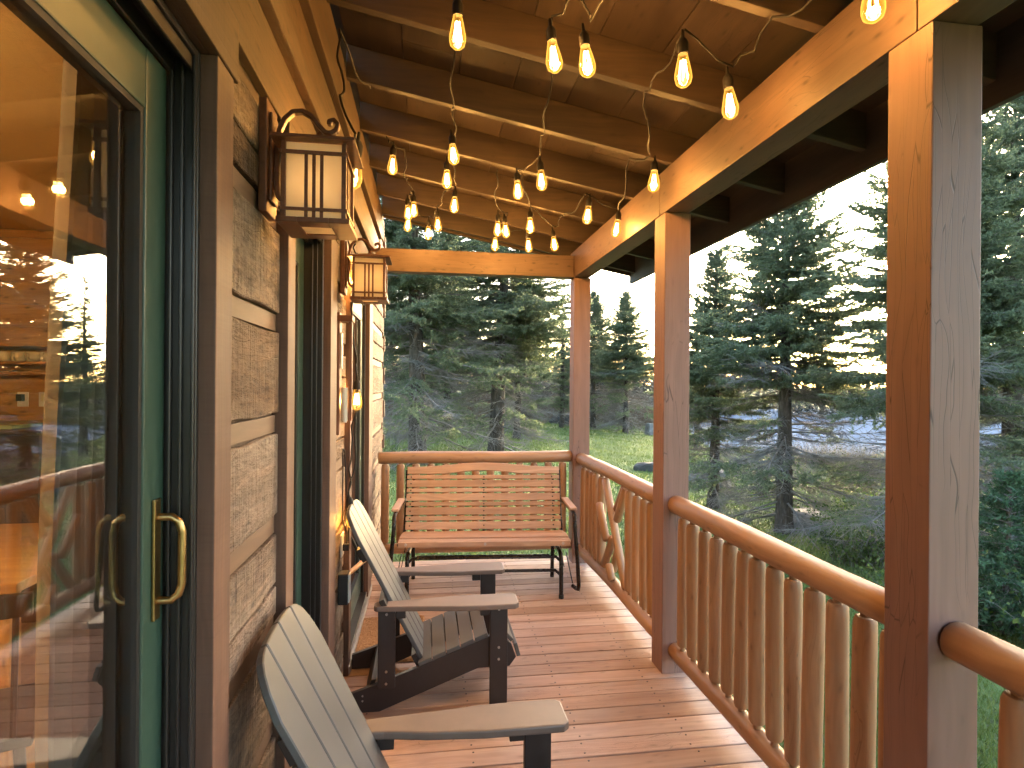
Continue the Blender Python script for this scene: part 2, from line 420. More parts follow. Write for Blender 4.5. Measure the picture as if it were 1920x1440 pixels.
def sliding_panel(name, y0, y1, z0, z1, X, st=.085, top=.1, bot=.16, handle_y=None, depth=.04):
    """green door leaf: frame mesh > pane, gasket, handle"""
    f = MB()
    f.box((X - depth, y0, z0), (X, y0 + st, z1)).box((X - depth, y1 - st, z0), (X, y1, z1))
    f.box((X - depth + .001, y0 + st, z1 - top), (X - .001, y1 - st, z1)).box((X - depth + .001, y0 + st, z0), (X - .001, y1 - st, z0 + bot))
    d = part(name, f, M_green, cabin, bevel=.003)
    g = .012; a, b2, c, e = y0 + st, y1 - st, z0 + bot, z1 - top; k = MB()
    for p, q in (((a, c), (a + g, e)), ((b2 - g, c), (b2, e)), ((a + g, c), (b2 - g, c + g)), ((a + g, e - g), (b2 - g, e))):
        k.box((X - depth + .004, p[0], p[1]), (X - .004, q[0], q[1]))
    part('gasket', k, M_gasket, d)
    part('glass_pane', MB().box((X - .026, a + g, c + g), (X - .014, b2 - g, e - g)), M_glass, d)
    if handle_y is not None:
        hz0, hz1 = 1.195, 1.425; h = MB()
        h.box((X + .001, handle_y - .013, hz0), (X + .007, handle_y + .013, hz1))
        part('handle_plate', h, M_brass, d, bevel=.002)
        p = [(X + .006, handle_y + .004, hz0 + .035), (X + .03, handle_y + .004, hz0 + .035), (X + .042, handle_y + .006, hz0 + .045), (X + .047, handle_y + .008, hz0 + .065),
             (X + .047, handle_y + .008, hz1 - .065), (X + .042, handle_y + .006, hz1 - .045), (X + .03, handle_y + .004, hz1 - .035), (X + .006, handle_y + .004, hz1 - .035)]
        part('handle_pull', MB().tube(p, .0075, 10), M_brass, d, smooth=True)
    return d
DX = -.512
# first sliding door: right-hand leaf in view, fixed leaf set back beside it
sliding_panel('sliding_door', .10, 1.245, .15, 2.262, DX, top=.112, handle_y=1.205)
sliding_panel('sliding_door', -.93, .19, .15, 2.262, DX - .05, top=.112)
def track(y0, y1, z0, z1):
    """dark bronze frame with ribbed jambs"""
    f = MB()
    f.box((-.60, y1 - .012, z0), (FACE - .005, y1, z1)).box((-.60, y0, z0), (FACE - .005, y0 + .012, z1))
    for xx in (-.505, -.485, -.462): f.box((xx, y1 - .024, z0), (xx + .006, y1 - .012, z1)).box((xx, y0 + .012, z0), (xx + .006, y0 + .024, z1))
    f.box((-.60, y0 + .012, z1 - .016), (FACE - .005, y1 - .012, z1 - .001)); f.box((-.508, y0 + .012, z1 - .05), (-.50, y1 - .012, z1 - .016)); f.box((-.47, y0 + .012, z1 - .045), (-.462, y1 - .012, z1 - .016))
    f.box((-.60, y0 + .012, z0 - .02), (FACE + .02, y1 - .012, z0 + .012))
    part('door_frame', f, M_black, cabin, bevel=.0015, seg=1)
track(-.949, 1.261, .13, 2.31); track(1.986, 2.699, .13, 2.31)
sliding_panel('glazed_door', 2.0, 2.672, .15, 2.27, -.535, st=.1, top=.12)
f = MB(); X3 = -.462
track(3.486, 4.499, .08, 2.27)
sliding_panel('glazed_door', 3.50, 4.475, .1, 2.225, X3 - .012, st=.1, top=.11)
part('door_sill', MB().box((FACE - .02, 3.40, .008), (FACE + .034, 4.78, .05)), plain('sill_metal', (.38, .35, .31), .4, .5, noise=.1), cabin, bevel=.004)

# cabin room seen through the glass
room_w = [MB().box((-5.2, 4.72, -.2), (-.61, 4.84, 3.3)), MB().box((-5.3, -3, -.2), (-5.2, 6.2, 3.3)), MB().box((-5.2, -3.1, -.2), (-.61, -3, 3.3)), MB().box((-5.3, 6.1, -.9), (-.61, 6.2, 3.3))]
for q in room_w: part('inner_wall', q, w_pine('x'), cabin)
part('inner_ceiling', MB().box((-5.2, -3, 2.74), (-.605, 6.1, 2.84)), plain('amber_ceiling_paint', (.55, .40, .20), .8, noise=.05), cabin)
t = MB().box((-5.2, -3, .0), (-.605, 6.1, .10)); part('inner_floor', t, w_pine('y'), cabin)
z = .12; k = 0
while z < 2.7:   # pine planks on the room's end wall
    h = .16; part('pine_plank', MB().box((-3.6, 4.70, z), (-1.6, 4.719, min(z + h - .006, 2.735))), w_pine('x'), cabin, bevel=.003); z += h
part('roof', MB().add([(-.62, -3.2, 3.345), (-.62, 6.4, 3.345), (-5.6, 6.4, 4.3), (-5.6, -3.2, 4.3), (-.62, -3.2, 3.42), (-.62, 6.4, 3.42), (-5.6, 6.4, 4.38), (-5.6, -3.2, 4.38)],
     [(0, 1, 2, 3), (4, 7, 6, 5), (0, 4, 5, 1), (1, 5, 6, 2), (2, 6, 7, 3), (3, 7, 4, 0)]), plain('roof_shingle', (.05, .05, .05), .9, noise=.3), cabin)

# ================================================================== porch roof
roof = thing('porch_roof', 'sloping open-rafter porch roof of stained wood', 'roof', (.8, 2.2, 2.64))
BX0, BX1, BZ0, BZ1 = 1.34, 1.485, 2.64, 2.885
SL = .19
def rz(x): return BZ1 + SL * (BX0 - x)           # rafter underside
RH = .17; EAVE = 2.02
rx0 = FACE + .03
raft = MB().prism([(rx0, rz(rx0)), (EAVE, rz(EAVE)), (EAVE, rz(EAVE) + RH), (rx0, rz(rx0) + RH)], 'y', -.021, .021)
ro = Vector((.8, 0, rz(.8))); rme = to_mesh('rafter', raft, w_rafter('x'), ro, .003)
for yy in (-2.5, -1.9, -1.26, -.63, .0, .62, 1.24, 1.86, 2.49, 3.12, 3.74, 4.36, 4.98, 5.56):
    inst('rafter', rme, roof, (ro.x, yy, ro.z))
x = rx0; k = 0
while x < EAVE - .02:            # wide boards laid along the porch on top of the rafters
    x2 = min(x + .288, EAVE)
    cuts = [-2.7] + sorted(rnd.uniform(-1.5, 5.0) for _ in range(2)) + [5.66]
    for a, b2 in zip(cuts[:-1], cuts[1:]):
        z0 = lambda q: rz(q) + RH + .001
        m = MB().add([(x + .002, a + .002, z0(x)), (x2 - .002, a + .002, z0(x2)), (x2 - .002, b2 - .002, z0(x2)), (x + .002, b2 - .002, z0(x)),
                      (x + .002, a + .002, z0(x) + .02), (x2 - .002, a + .002, z0(x2) + .02), (x2 - .002, b2 - .002, z0(x2) + .02), (x + .002, b2 - .002, z0(x) + .02)],
                     [(0, 3, 2, 1), (4, 5, 6, 7), (0, 1, 5, 4), (1, 2, 6, 5), (2, 3, 7, 6), (3, 0, 4, 7)])
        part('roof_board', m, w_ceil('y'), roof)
    x = x2
e0, e1 = rz(-.6) + RH + .03, rz(2.06) + RH + .03
part('roof_covering', MB().prism([(-.6, e0), (2.06, e1), (2.06, e1 + .02), (-.6, e0 + .02)], 'y', -2.75, 5.72), plain('roof_metal', (.06, .06, .06), .6), roof)
M_dkfascia = wood('dark_fascia', (.04, .034, .03), (.075, .062, .055), 'y', .6)
part('fascia', MB().box((EAVE + .001, -2.7, 2.67), (EAVE + .032, 5.70, rz(EAVE) + RH + .02)), M_dkfascia, roof, bevel=.003)
m = MB().prism([(rx0, rz(rx0) - .0), (EAVE, rz(EAVE) - .01), (EAVE, rz(EAVE) + RH + .02), (rx0, rz(rx0) + RH + .02)], 'y', 5.668, 5.70)
part('barge_board', m, w_rafter('x'), roof, bevel=.003)
P1, P2, P3, PS = 1.40, 3.19, 5.27, .155
for a, b2 in ((-2.7, -.35), (-.345, P1 + .05), (P1 + .055, P2 + .08), (P2 + .085, P3 + .155)):
    part('roof_beam', MB().box((BX0, a, BZ0), (BX1, b2, BZ1)), w_beam('y'), roof, bevel=.004)
part('end_beam', MB().box((rx0 - .03, P3 + .01, BZ0), (BX0 - .003, P3 + .145, BZ1 - .045)), w_beam('x'), roof, bevel=.004)

def post(y0, label):
    m = MB().box((BX0 + .001, y0, -.0), (BX0 + PS, y0 + PS, BZ0 - .002))
    o = part('porch_post', m, w_post('z'), bevel=.004, origin=(BX0 + PS / 2, y0 + PS / 2, 0))
    tag(o, label, 'post', 'square posts carrying the porch roof beam')
post(P1, 'nearest square porch post, largest, at the right edge of the photo')
post(P2, 'middle square porch post between the two side railings, standing on the deck')
post(P3, 'farthest square porch post at the deck corner beside the glider bench')

# ================================================================== log railings
RX, RZT, RZB, RR = BX0 + .078, .968, .135, .054
def bal_mesh():
    h = .352
    prof = [(.015, -h - .06), (.015, -h), (.030, -h + .001), (.0345, -h + .012), (.0355, -h + .05), (.036, 0), (.0355, h - .05), (.0345, h - .016), (.029, h - .001), (.015, h), (.015, h + .06)]
    me = to_mesh('baluster', MB().lathe(prof, n=14), w_log('z'), (0, 0, 0), 0, True)
    return me
BM = bal_mesh()
def log(name, a, b2, r, parent, ax, wob=.003, n=16, rounded=True):
    a, b2 = Vector(a), Vector(b2); pts = []; rad = []
    for i in range(13):
        t_ = i / 12; p = a.lerp(b2, t_)
        p += Vector((math.sin(t_ * 7 + a.y * 3), 0 if ax == 'y' else math.sin(t_ * 5), math.cos(t_ * 6 + a.y))) * wob
        pts.append(p); rad.append(r * (1 + .03 * math.sin(t_ * 9 + a.y * 2)))
    if rounded:
        d = (b2 - a).normalized()
        pts = [a - d * .0, a + d * .008] + pts[1:-1] + [b2 - d * .008, b2]; rad = [r * .84, r * .97] + rad[1:-1] + [r * .97, r * .84]
    return part(name, MB().tube(pts, rad, n), w_log(ax), parent, smooth=True)
def railing(y0, y1, label, ys, cat='railing'):
    t_ = thing('log_railing', label, cat, (RX, (y0 + y1) / 2, 0), group='log railings around the porch deck')
    log('top_rail', (RX, y0 + .002, RZT), (RX, y1 - .002, RZT), RR, t_, 'y')
    log('bottom_rail', (RX, y0 + .002, RZB), (RX, y1 - .002, RZB), .047, t_, 'y')
    for i, yy in enumerate(ys):
        inst('baluster', BM, t_, (RX + rnd.uniform(-.004, .004), yy, (RZT + RZB) / 2 + rnd.uniform(-.006, .006)), (rnd.uniform(-.012, .012), rnd.uniform(-.012, .012), rnd.uniform(0, 6)),
             (rnd.uniform(.92, 1.06),) * 2 + (1,))
    return t_
railing(-1.8, P1, 'nearest log railing, cut off at the lower right corner', [P1 - .17 - .135 * k for k in range(12)])
railing(P1 + PS, P2, 'log railing of straight round balusters between the nearest and middle posts', [P1 + PS + .055 + .1225 * k for k in range(13)])
ra = railing(P2 + PS, P3, 'log railing with crossed diagonal poles between the middle and far posts',
             [P2 + PS + .08, 3.55, 3.68, 3.81, 3.95] + [4.63, 4.76, 4.89, 5.02, 5.15])
def diag(y0, z0, y1, z1, dx=0, r=.031):
    p, q = Vector((RX + dx, y0, z0)), Vector((RX + dx, y1, z1)); d = (q - p); L = d.length
    prof = [(r * .7, -L / 2), (r, -L / 2 + .012), (r, 0), (r, L / 2 - .012), (r * .7, L / 2)]
    me = to_mesh('diagonal_pole', MB().lathe(prof, n=12), w_log('z'), (0, 0, 0), 0, True)
    o = inst('diagonal_pole', me, ra, (p + q) / 2); o.rotation_euler = (-math.atan2(d.y, d.z), 0, 0)
diag(4.53, .90, 4.02, .19)                       # full-length diagonal, then the pieces that butt against it
diag(4.04, .91, 4.23, .63, .0); diag(4.31, .49, 4.54, .20)
diag(4.16, .91, 4.36, .68, .04); diag(4.30, .41, 4.44, .19, .04)
diag(4.56, .70, 4.36, .45, -.04); diag(4.30, .29, 4.22, .19, -.04)
te = thing('log_railing', 'log railing across the far end of the porch behind the glider bench', 'railing', (.45, P3 + .08, 0), group='log railings around the porch deck')
log('top_rail', (FACE + .03, P3 + .08, RZT + .012), (BX0 - .002, P3 + .08, RZT + .012), RR, te, 'x')
log('bottom_rail', (FACE + .03, P3 + .08, RZB + .03), (BX0 - .002, P3 + .08, RZB + .03), .047, te, 'x')
x = -.36
for k in range(13):
    inst('baluster', BM, te, (x, P3 + .08, (RZT + RZB) / 2 + .02), (0, 0, rnd.uniform(0, 6))); x += .135

# ================================================================== adirondack chairs
M_poly = plain('grey_poly_lumber', (.092, .088, .085), .42, noise=.16, nscale=7, bump=.05)
M_polya = plain('taupe_poly_arm', (.165, .112, .088), .45, noise=.15, nscale=7, bump=.05)
M_polyd = plain('dark_brown_poly', (.030, .021, .019), .45, noise=.1, nscale=20, bump=.05)
def adirondack(loc, label, rotz=0):
    c = thing('adirondack_chair', label, 'chair', loc, rotz, 'adirondack chairs along the wall', local=True)
    # frame: x forward, y across, z up
    prof = [(.475, .235), (.45, .305), (.375, .365), (-.03, .21), (-.30, .115), (-.41, .08), (-.41, .0), (-.22, .0), (.28, .19), (.44, .19)]
    for s in (-1, 1):
        part('side_rail', MB().prism(prof, 'y', s * .235 - .014, s * .235 + .014), M_polyd, c, bevel=.003)
        part('leg', MB().box((.335, s * .267 - .015, 0), (.425, s * .267 + .015, .522)), M_polyd, c, bevel=.004, label=None)
        part('rear_upright', MB().box((-.225, s * .267 - .015, .13), (-.14, s * .267 + .015, .522)), M_polyd, c, bevel=.004)
        arm = [(-.245, .03), (-.23, .045), (-.10, .055), (.05, .07), (.18, .085), (.30, .09), (.455, .09), (.475, .07), (.475, -.05), (.455, -.07), (.2, -.07), (.02, -.055), (-.12, -.032), (-.23, -.03), (-.245, -.015)]
        part('arm', MB().prism([(p, s * (.262 + q)) for p, q in arm], 'z', .5225, .549), M_polya, c, bevel=.006)
        part('arm_bracket', MB().box((.285, s * .267 - .014, .47), (.334, s * .267 + .03, .5215)), M_polyd, c, bevel=.003)
        part('arm_bracket', MB().box((-.139, s * .267 - .014, .475), (-.09, s * .267 + .03, .5215)), M_polyd, c, bevel=.003)
        k = MB()
        for (bx, bz) in ((.38, .50), (.38, .305), (.38, .245), (-.183, .50), (-.183, .215), (-.183, .155)): k.disc((bx, s * .267 + (.0152 if s > 0 else -.0182), bz), 'y', .0065, .003)
        k.disc((-.30, s * .235 + (.0142 if s > 0 else -.0172), .085), 'y', .0045, .003); k.disc((-.30, s * .235 + (.0142 if s > 0 else -.0172), .06), 'y', .0045, .003)
        part('bolt', k, M_screw, c)
    # seat slats follow the rails
        ang = math.atan2(.40 - .245, .405); dx, dz = math.cos(ang), math.sin(ang); nx, nz = -dz, dx
    sm = to_mesh('seat_slat', MB().box((-.035, -.25, 0), (.035, .25, .02)), M_poly, (0, 0, 0), .004)
    for i in range(5):
        s0 = .045 + i * .0765
        inst('seat_slat', sm, c, (-.03 + dx * s0 + nx * .0015, 0, .21 + dz * s0 + nz * .0015), (0, -ang, 0))
    inst('seat_slat', sm, c, (.423, 0, .340), (0, R(48), 0)); inst('seat_slat', sm, c, (.470, 0, .270), (0, R(74), 0))
    # fan back: five slats, arched top
    th = math.atan2(.405, .80); ux, uz = -math.sin(th), math.cos(th); fx, fz = uz, -ux
    B = Vector((.0, 0, .195)); L = .895
    def bp(u, y, d): return (B.x + ux * u + fx * d, y, B.z + uz * u + fz * d)
    n = 4; wt, wb = .127, .106
    for i in range(n):
        ya, yb = (i - n / 2), (i - n / 2 + 1); g = .0035
        def topu(f):      # arched outline over the whole fan, f in -2..2
            q = abs(f) / 2.0; return L - .022 * q * q - .13 * q ** 8
        pts = [(0, ya * wb + g), (0, yb * wb - g)]
        m_ = 6
        for j in range(m_ + 1):
            f = yb + (ya - yb) * j / m_; yy = f * wt + (-g if j == 0 else g if j == m_ else 0)
            pts.append((topu(f), yy))
        mb = MB(); vs = [bp(u, y_, 0) for u, y_ in pts] + [bp(u, y_, .02) for u, y_ in pts]; q = len(pts)
        mb.add(vs, [tuple(range(q)), tuple(range(2*q-1, q-1, -1))] + [(a, a+q, (a+1) % q+q, (a+1) % q) for a in range(q)])
        part('back_slat', mb, M_poly, c, bevel=.003, seg=1)
    for u, hw in ((.05, .22), (.40, .30), (.66, .215)):
        vs = [bp(u + a, y_, d) for d in (-.028, -.001) for a, y_ in ((-.035, -hw), (.035, -hw), (.035, hw), (-.035, hw))]
        part('back_brace', MB().add(vs, [(0, 1, 2, 3), (7, 6, 5, 4), (0, 4, 5, 1), (1, 5, 6, 2), (2, 6, 7, 3), (3, 7, 4, 0)]), M_polyd, c, bevel=.003)
    part('rear_stretcher', MB().add([(-.30, -.22, .04), (-.275, -.22, .04), (-.235, -.22, .15), (-.26, -.22, .15), (-.30, .22, .04), (-.275, .22, .04), (-.235, .22, .15), (-.26, .22, .15)],
         [(0, 1, 2, 3), (7, 6, 5, 4), (0, 4, 5, 1), (1, 5, 6, 2), (2, 6, 7, 3), (3, 7, 4, 0)]), M_polyd, c, bevel=.003)
    return c
ch1 = adirondack((-.005, 1.66, 0), 'nearest grey adirondack chair, cut off at the bottom of the photo')
ch2 = copy_tree(ch1); ch2.location = (-.005, 3.255, 0)
ch2['label'] = 'grey slatted adirondack chair beside the doormat, standing whole on the deck'

# ================================================================== glider bench
M_tube = plain('brown_steel_tube', (.028, .021, .018), .28, .6, noise=.1)
gl = thing('glider_bench', 'slatted wooden glider bench on dark steel tube frame at the far railing', 'bench', (.47, 4.72, 0), R(-4.2), local=True)
W2 = .65
bt = math.atan2(.17, .52)
def bk(u, d): return (.17 + math.sin(bt) * u - math.cos(bt) * d, .43 + math.cos(bt) * u + math.sin(bt) * d)  # (y,z) on the tilted back, d out towards the front
rows = []; u_ = .004
for h_ in (.062, .034, .062, .032, .06, .031, .058, .031): rows.append((u_, h_)); u_ += h_ + .0115
for u, h in rows:
    mb = MB(); q = [bk(u, 0), bk(u + h, 0), bk(u + h, .02), bk(u, .02)]
    mb.prism(q, 'x', -W2, W2 - .0); part('back_slat', mb, w_slat('x'), gl, bevel=.003)
U0 = u_; mb = MB(); n = 24; lo = []; hi = []
for i in range(n + 1):
    x = -W2 + 2 * W2 * i / n; s_ = math.cos(x / W2 * math.pi / 2) ** 2
    lo.append((x, U0 + .028 * math.cos(x / W2 * math.pi) * (1 if abs(x) < W2 * .5 else 0) if abs(x) < W2 * .5 else U0)); hi.append((x, U0 + .06 + .036 * s_ ** 1.3))
pl = lo + hi[::-1]; vs = []
for d in (0, .022):
    for x, u in pl: yz = bk(u, d); vs.append((x, yz[0], yz[1]))
q = len(pl)
fs = [(i, i+1, q-2-i, q-1-i) for i in range(n)] + [(q+i+1, q+i, q+q-1-i, q+q-2-i) for i in range(n)] + [(a, a+q, (a+1) % q+q, (a+1) % q) for a in range(q)]
part('crest_rail', mb.add(vs, fs), w_slat('x'), gl, bevel=.003, seg=1)
for i, (y0, h, z) in enumerate([(-.235, .065, .447), (-.163, .06, .455), (-.096, .06, .451), (-.03, .06, .443), (.036, .06, .433), (.10, .055, .425)]):
    part('seat_slat', MB().box((-W2 - .01, y0, z - .018), (W2 + .01, y0 + h, z)), w_slat('x'), gl, bevel=.004)
part('seat_slat', MB().box((-W2 - .01, -.262, .405), (W2 + .01, -.239, .447)), w_slat('x'), gl, bevel=.006)
for x in (-W2 + .05, 0, W2 - .05):
    a, b2 = bk(0, -.02), bk(.46, -.02)
    part('support_strap', MB().tube([(x, -.23, .43), (x, 0, .42), (x, .13, .40), (x, a[0], a[1]), (x, b2[0], b2[1])], .011, 8), M_tube, gl, smooth=True)
    k = MB(); k.disc((x, -.268, .427), 'y', .011, .006)
    part('bolt', k, plain('bolt_cap', (.5, .42, .36), .5), gl)
    k = MB()
    for u, h in rows:
        yz = bk(u + h / 2, .021); k.disc((x - (.015 if x else 0), yz[0] - .003, yz[1]), 'y', .006, .004, 8)
    part('screw', k, M_black, gl)
for s in (-1, 1):
    x = s * (W2 + .035)
    arm = [(x - s * .03, .30, .66), (x, .10, .655), (x, -.16, .655), (x, -.25, .65), (x, -.285, .62), (x, -.295, .56), (x + s * .02, -.31, .30), (x + s * .03, -.315, .12), (x + s * .03, -.30, .085), (x + s * .02, -.26, .075), (x, -.22, .085)]
    part('arm_tube', MB().tube(arm, .0155, 10), M_tube, gl, smooth=True)
    part('arm_pad', MB().box((x - .028, -.24, .672), (x + .028, .20, .694)), w_slat('y'), gl, bevel=.008)
    part('back_tube', MB().tube([(x - s * .03, -.24, .42), (x - s * .03, .10, .40), (x - s * .03, .19, .43), (x - s * .03, .30, .66), (x - s * .03, .36, .90)], .014, 10), M_tube, gl, smooth=True)
    lx = s * (W2 - .06)
    for yy in (-.235, .23):
        part('leg', MB().tube([(lx, yy * .6, .335), (lx, yy * .85, .335), (lx, yy, .31), (lx, yy * 1.04, .26), (lx, yy * 1.1, .0)], .0165, 10), M_tube, gl, smooth=True)
        part('swing_link', MB().bar([(x, yy * .9, .10), (x - s * .045, yy * .7, .33)], .022, .006, (1, 0, 0)), M_tube, gl)
    part('base_side_tube', MB().tube([(lx, -.16, .335), (lx, .16, .335)], .0165, 10), M_tube, gl, smooth=True)
    part('foot_cap', MB().disc((lx, -.2585, 0), 'z', .02, .03, 12), M_gasket, gl)
for yy, zz in ((-.235, .315), (-.2, .20), (.2, .20)):
    part('cross_tube', MB().tube([(-W2 + .06, yy, zz - .035), (-W2 + .10, yy, zz), (W2 - .10, yy, zz), (W2 - .06, yy, zz - .035)], .0125, 8), M_tube, gl, smooth=True)

# ================================================================== doormat
t = NT('coir'); vec, rv = obj_coords(t); b = t.bsdf(Roughness=1.0); n1 = t.noise(vec, 160, 3, .7); n2 = t.noise(vec, 7, 3, .6)
c = t.ramp(n1, [(.3, (.24, .11, .036)), (.7, (.52, .28, .12))]); c = t.mix(t.math('MULTIPLY', t.ramp(n2, [(.4, (0, 0, 0)), (.65, (1, 1, 1))]), .45), c, (.24, .115, .045))
t.l(c, b.inputs['Base Color']); t.bump(n1, 1.0, .01, b)
mb = MB(); nx, ny = 40, 60; vs = []; x0, x1, y0, y1 = -.425, .0, 3.52, 4.18
for j in range(ny + 1):
    for i in range(nx + 1):
        e = (i in (0, nx)) or (j in (0, ny))
        vs.append((x0 + (x1 - x0) * i / nx + rnd.uniform(-.003, .003), y0 + (y1 - y0) * j / ny + rnd.uniform(-.003, .003), .006 if e else .02 + rnd.uniform(-.003, .003)))
mb.add(vs, [(j*(nx+1)+i, j*(nx+1)+i+1, (j+1)*(nx+1)+i+1, (j+1)*(nx+1)+i) for j in range(ny) for i in range(nx)])
mb.box((x0 + .004, y0 + .004, .002), (x1 - .004, y1 - .004, .008))
tag(part('doormat', mb, t.m), 'brown coir doormat lying on the deck behind the adirondack chair', 'doormat')

# ================================================================== wall lanterns
t = NT('lantern_glass'); b = t.bsdf(Roughness=.3); b.inputs['Base Color'].default_value = (.78, .68, .52, 1); b.inputs['Transmission Weight'].default_value = 0
b.inputs['Subsurface Weight'].default_value = .0; tr = t.n('ShaderNodeBsdfTranslucent'); tr.inputs[0].default_value = (.9, .78, .58, 1)
mx = t.n('ShaderNodeMixShader'); mx.inputs[0].default_value = .55; t.l(b.outputs[0], mx.inputs[1]); t.l(tr.outputs[0], mx.inputs[2]); t.l(mx.outputs[0], t.out.inputs[0])
vec, rv = obj_coords(t); n1 = t.noise(vec, 14, 3); t.l(t.ramp(n1, [(.3, (.78, .68, .52)), (.7, (.88, .81, .68))]), b.inputs['Base Color'])
M_lglass = t.m
def lantern(loc, label):
    """origin on the wall face at the plate; x out from the wall, y along it"""
    L = thing('wall_lantern', label, 'lantern', loc, 0, 'bronze lanterns on the cabin wall', local=True)
    part('back_plate', MB().box((0, -.055, -.155), (.022, .055, .15)), M_bronze, L, bevel=.004)
    part('back_plate', MB().box((.0225, -.035, -.12), (.030, .035, .12)), M_bronze, L, bevel=.003)
    zc = -.0; arm = [(.045, -.095), (.056, -.098), (.052, -.112), (.035, -.115), (.017, -.10), (.0145, -.07), (.0145, .05), (.02, .085), (.033, .115), (.055, .137), (.08, .141), (.105, .128), (.128, .10), (.143, .085), (.158, .085), (.172, .095), (.175, .112), (.165, .122), (.153, .118), (.152, .108)]
    arm = [(x + .022, 0, z) for x, z in arm]
    part('scroll_arm', MB().bar(arm, .013, .02, (0, 1, 0)), M_bronze, L, bevel=.002, seg=1)
    cx = .148; hw = .078; zt, zb = .025, -.175
    part('finial', MB().lathe([(.004, .088), (.009, .08), (.009, .07), (.018, .064), (.018, .058)], (cx, 0, 0), 12), M_bronze, L, smooth=True)
    r0, r1 = .108, .02
    rf = MB(); vs = [(cx + a * r0, b_ * r0, .028) for a, b_ in ((-1, -1), (1, -1), (1, 1), (-1, 1))] + [(cx + a * r0, b_ * r0, .036) for a, b_ in ((-1, -1), (1, -1), (1, 1), (-1, 1))] + [(cx + a * r1, b_ * r1, .062) for a, b_ in ((-1, -1), (1, -1), (1, 1), (-1, 1))]
    rf.add(vs, [(3, 2, 1, 0)] + [(i, (i+1) % 4, 4 + (i+1) % 4, 4 + i) for i in range(4)] + [(4+i, 4 + (i+1) % 4, 8 + (i+1) % 4, 8 + i) for i in range(4)] + [(8, 9, 10, 11)])
    part('lantern_roof', rf, M_bronze, L, bevel=.0015, seg=1)
    bs = MB().box((cx - .094, -.094, -.190), (cx - .04, .094, -.176)).box((cx + .04, -.094, -.190), (cx + .094, .094, -.176)).box((cx - .04, -.094, -.190), (cx + .04, -.04, -.176)).box((cx - .04, .04, -.190), (cx + .04, .094, -.176))
    part('base_tray', bs, M_bronze, L, bevel=.002)
    part('bottom_lens', MB().disc((cx, 0, -.187), 'z', .055, .004, 20), M_lglass, L)
    for a, b_ in ((-1, -1), (1, -1), (1, 1), (-1, 1)):
        part('corner_bar', MB().box((cx + a * hw - .006, b_ * hw - .006, zb), (cx + a * hw + .006, b_ * hw + .006, .0275)), M_bronze, L, bevel=.001, seg=1)
    for i, (ax, s) in enumerate((('y', -1), ('y', 1), ('x', -1), ('x', 1))):
        def B(u0, u1, z0, z1, d0, d1):
            lo, hi = sorted((s * d0, s * d1))
            return ((cx + u0, lo, z0), (cx + u1, hi, z1)) if ax == 'y' else ((cx + lo, u0, z0), (cx + hi, u1, z1))
        g = part('glass_panel', MB().box(*B(-hw + .007, hw - .007, zb + .001, .026, hw - .006, hw - .003)), M_lglass, L)
        m = MB()
        for u in (-.02, .0, .02): m.box(*B(u - .0042, u + .0042, zb, .0, hw - .002, hw + .003))
        m.box(*B(-hw - .01, hw + .01, -.007, .002, hw + .0035, hw + .0085)); m.box(*B(-hw - .01, hw + .01, zb + .018, zb + .026, hw + .0035, hw + .0085))
        part('mullion', m, M_bronze, g)
    part('lamp_holder', MB().lathe([(.012, -.176), (.014, -.15), (.01, -.13)], (cx, 0, 0), 10), M_bronze, L, smooth=True)
    lo = bpy.data.objects.new('lantern_light', LANT); COL.objects.link(lo); lo.parent = L; lo.location = (cx, 0, -.08)
    return L
LANT = bpy.data.lights.new('lantern_light', 'POINT'); LANT.energy = .045; LANT.color = (1, .66, .34); LANT.shadow_soft_size = .02
l1 = lantern((FACE + .001, 1.70, 2.262), 'large bronze mission lantern with cream glass, nearest on the plank wall')
l2 = copy_tree(l1); l2.location = (FACE + .001, 3.20, 2.272)
l2['label'] = 'smaller-looking bronze lantern farther along the wall, beside the end beam'

# ================================================================== things on the wall between the doors
th_ = thing('wall_thermometer', 'tall wooden thermometer frame hanging under the far lantern', 'thermometer', (FACE, 3.04, 1.4))
part('back_board', MB().box((FACE + .006, 3.0, 1.39), (FACE + .022, 3.08, 2.0)), wood('red_brown_wood', (.12, .04, .018), (.22, .085, .04), 'z', .4), th_, bevel=.003)
part('cap', MB().box((FACE + .006, 2.99, 1.955), (FACE + .085, 3.09, 1.985)), wood('red_brown_wood', (.12, .04, .018), (.22, .085, .04), 'z', .4), th_, bevel=.003)
part('front_bar', MB().box((FACE + .062, 3.03, 1.46), (FACE + .078, 3.05, 1.955)), wood('red_brown_wood', (.12, .04, .018), (.22, .085, .04), 'z', .4), th_, bevel=.002)
part('dial', MB().box((FACE + .024, 3.015, 1.72), (FACE + .030, 3.065, 1.90)), plain('white_card', (.75, .74, .7), .5), th_, bevel=.002)
part('glass_tube', MB().lathe([(.012, 0), (.017, .01), (.017, .17), (.017, .175)], (FACE + .042, 3.04, 1.45), 12), plain('frosted_tube', (.72, .68, .6), .2), th_, smooth=True)
tm = thing('outlet_timer', 'black plug-in timer with white face low on the wall above the doormat', 'timer', (FACE, 3.16, .55))
part('box', MB().box((FACE + .004, 3.12, .50), (FACE + .055, 3.20, .66)), M_gasket, tm, bevel=.006)
part('face', MB().box((FACE + .0555, 3.128, .508), (FACE + .062, 3.192, .652)), plain('white_plastic', (.7, .7, .68), .4), tm, bevel=.002)
ob = thing('outlet_cover', 'white weatherproof outlet cover on the wall above the timer', 'outlet', (FACE, 3.24, .8))
part('plate', MB().box((FACE + .004, 3.21, .72), (FACE + .012, 3.29, .84)), plain('white_plastic', (.7, .7, .68), .4), ob, bevel=.002)
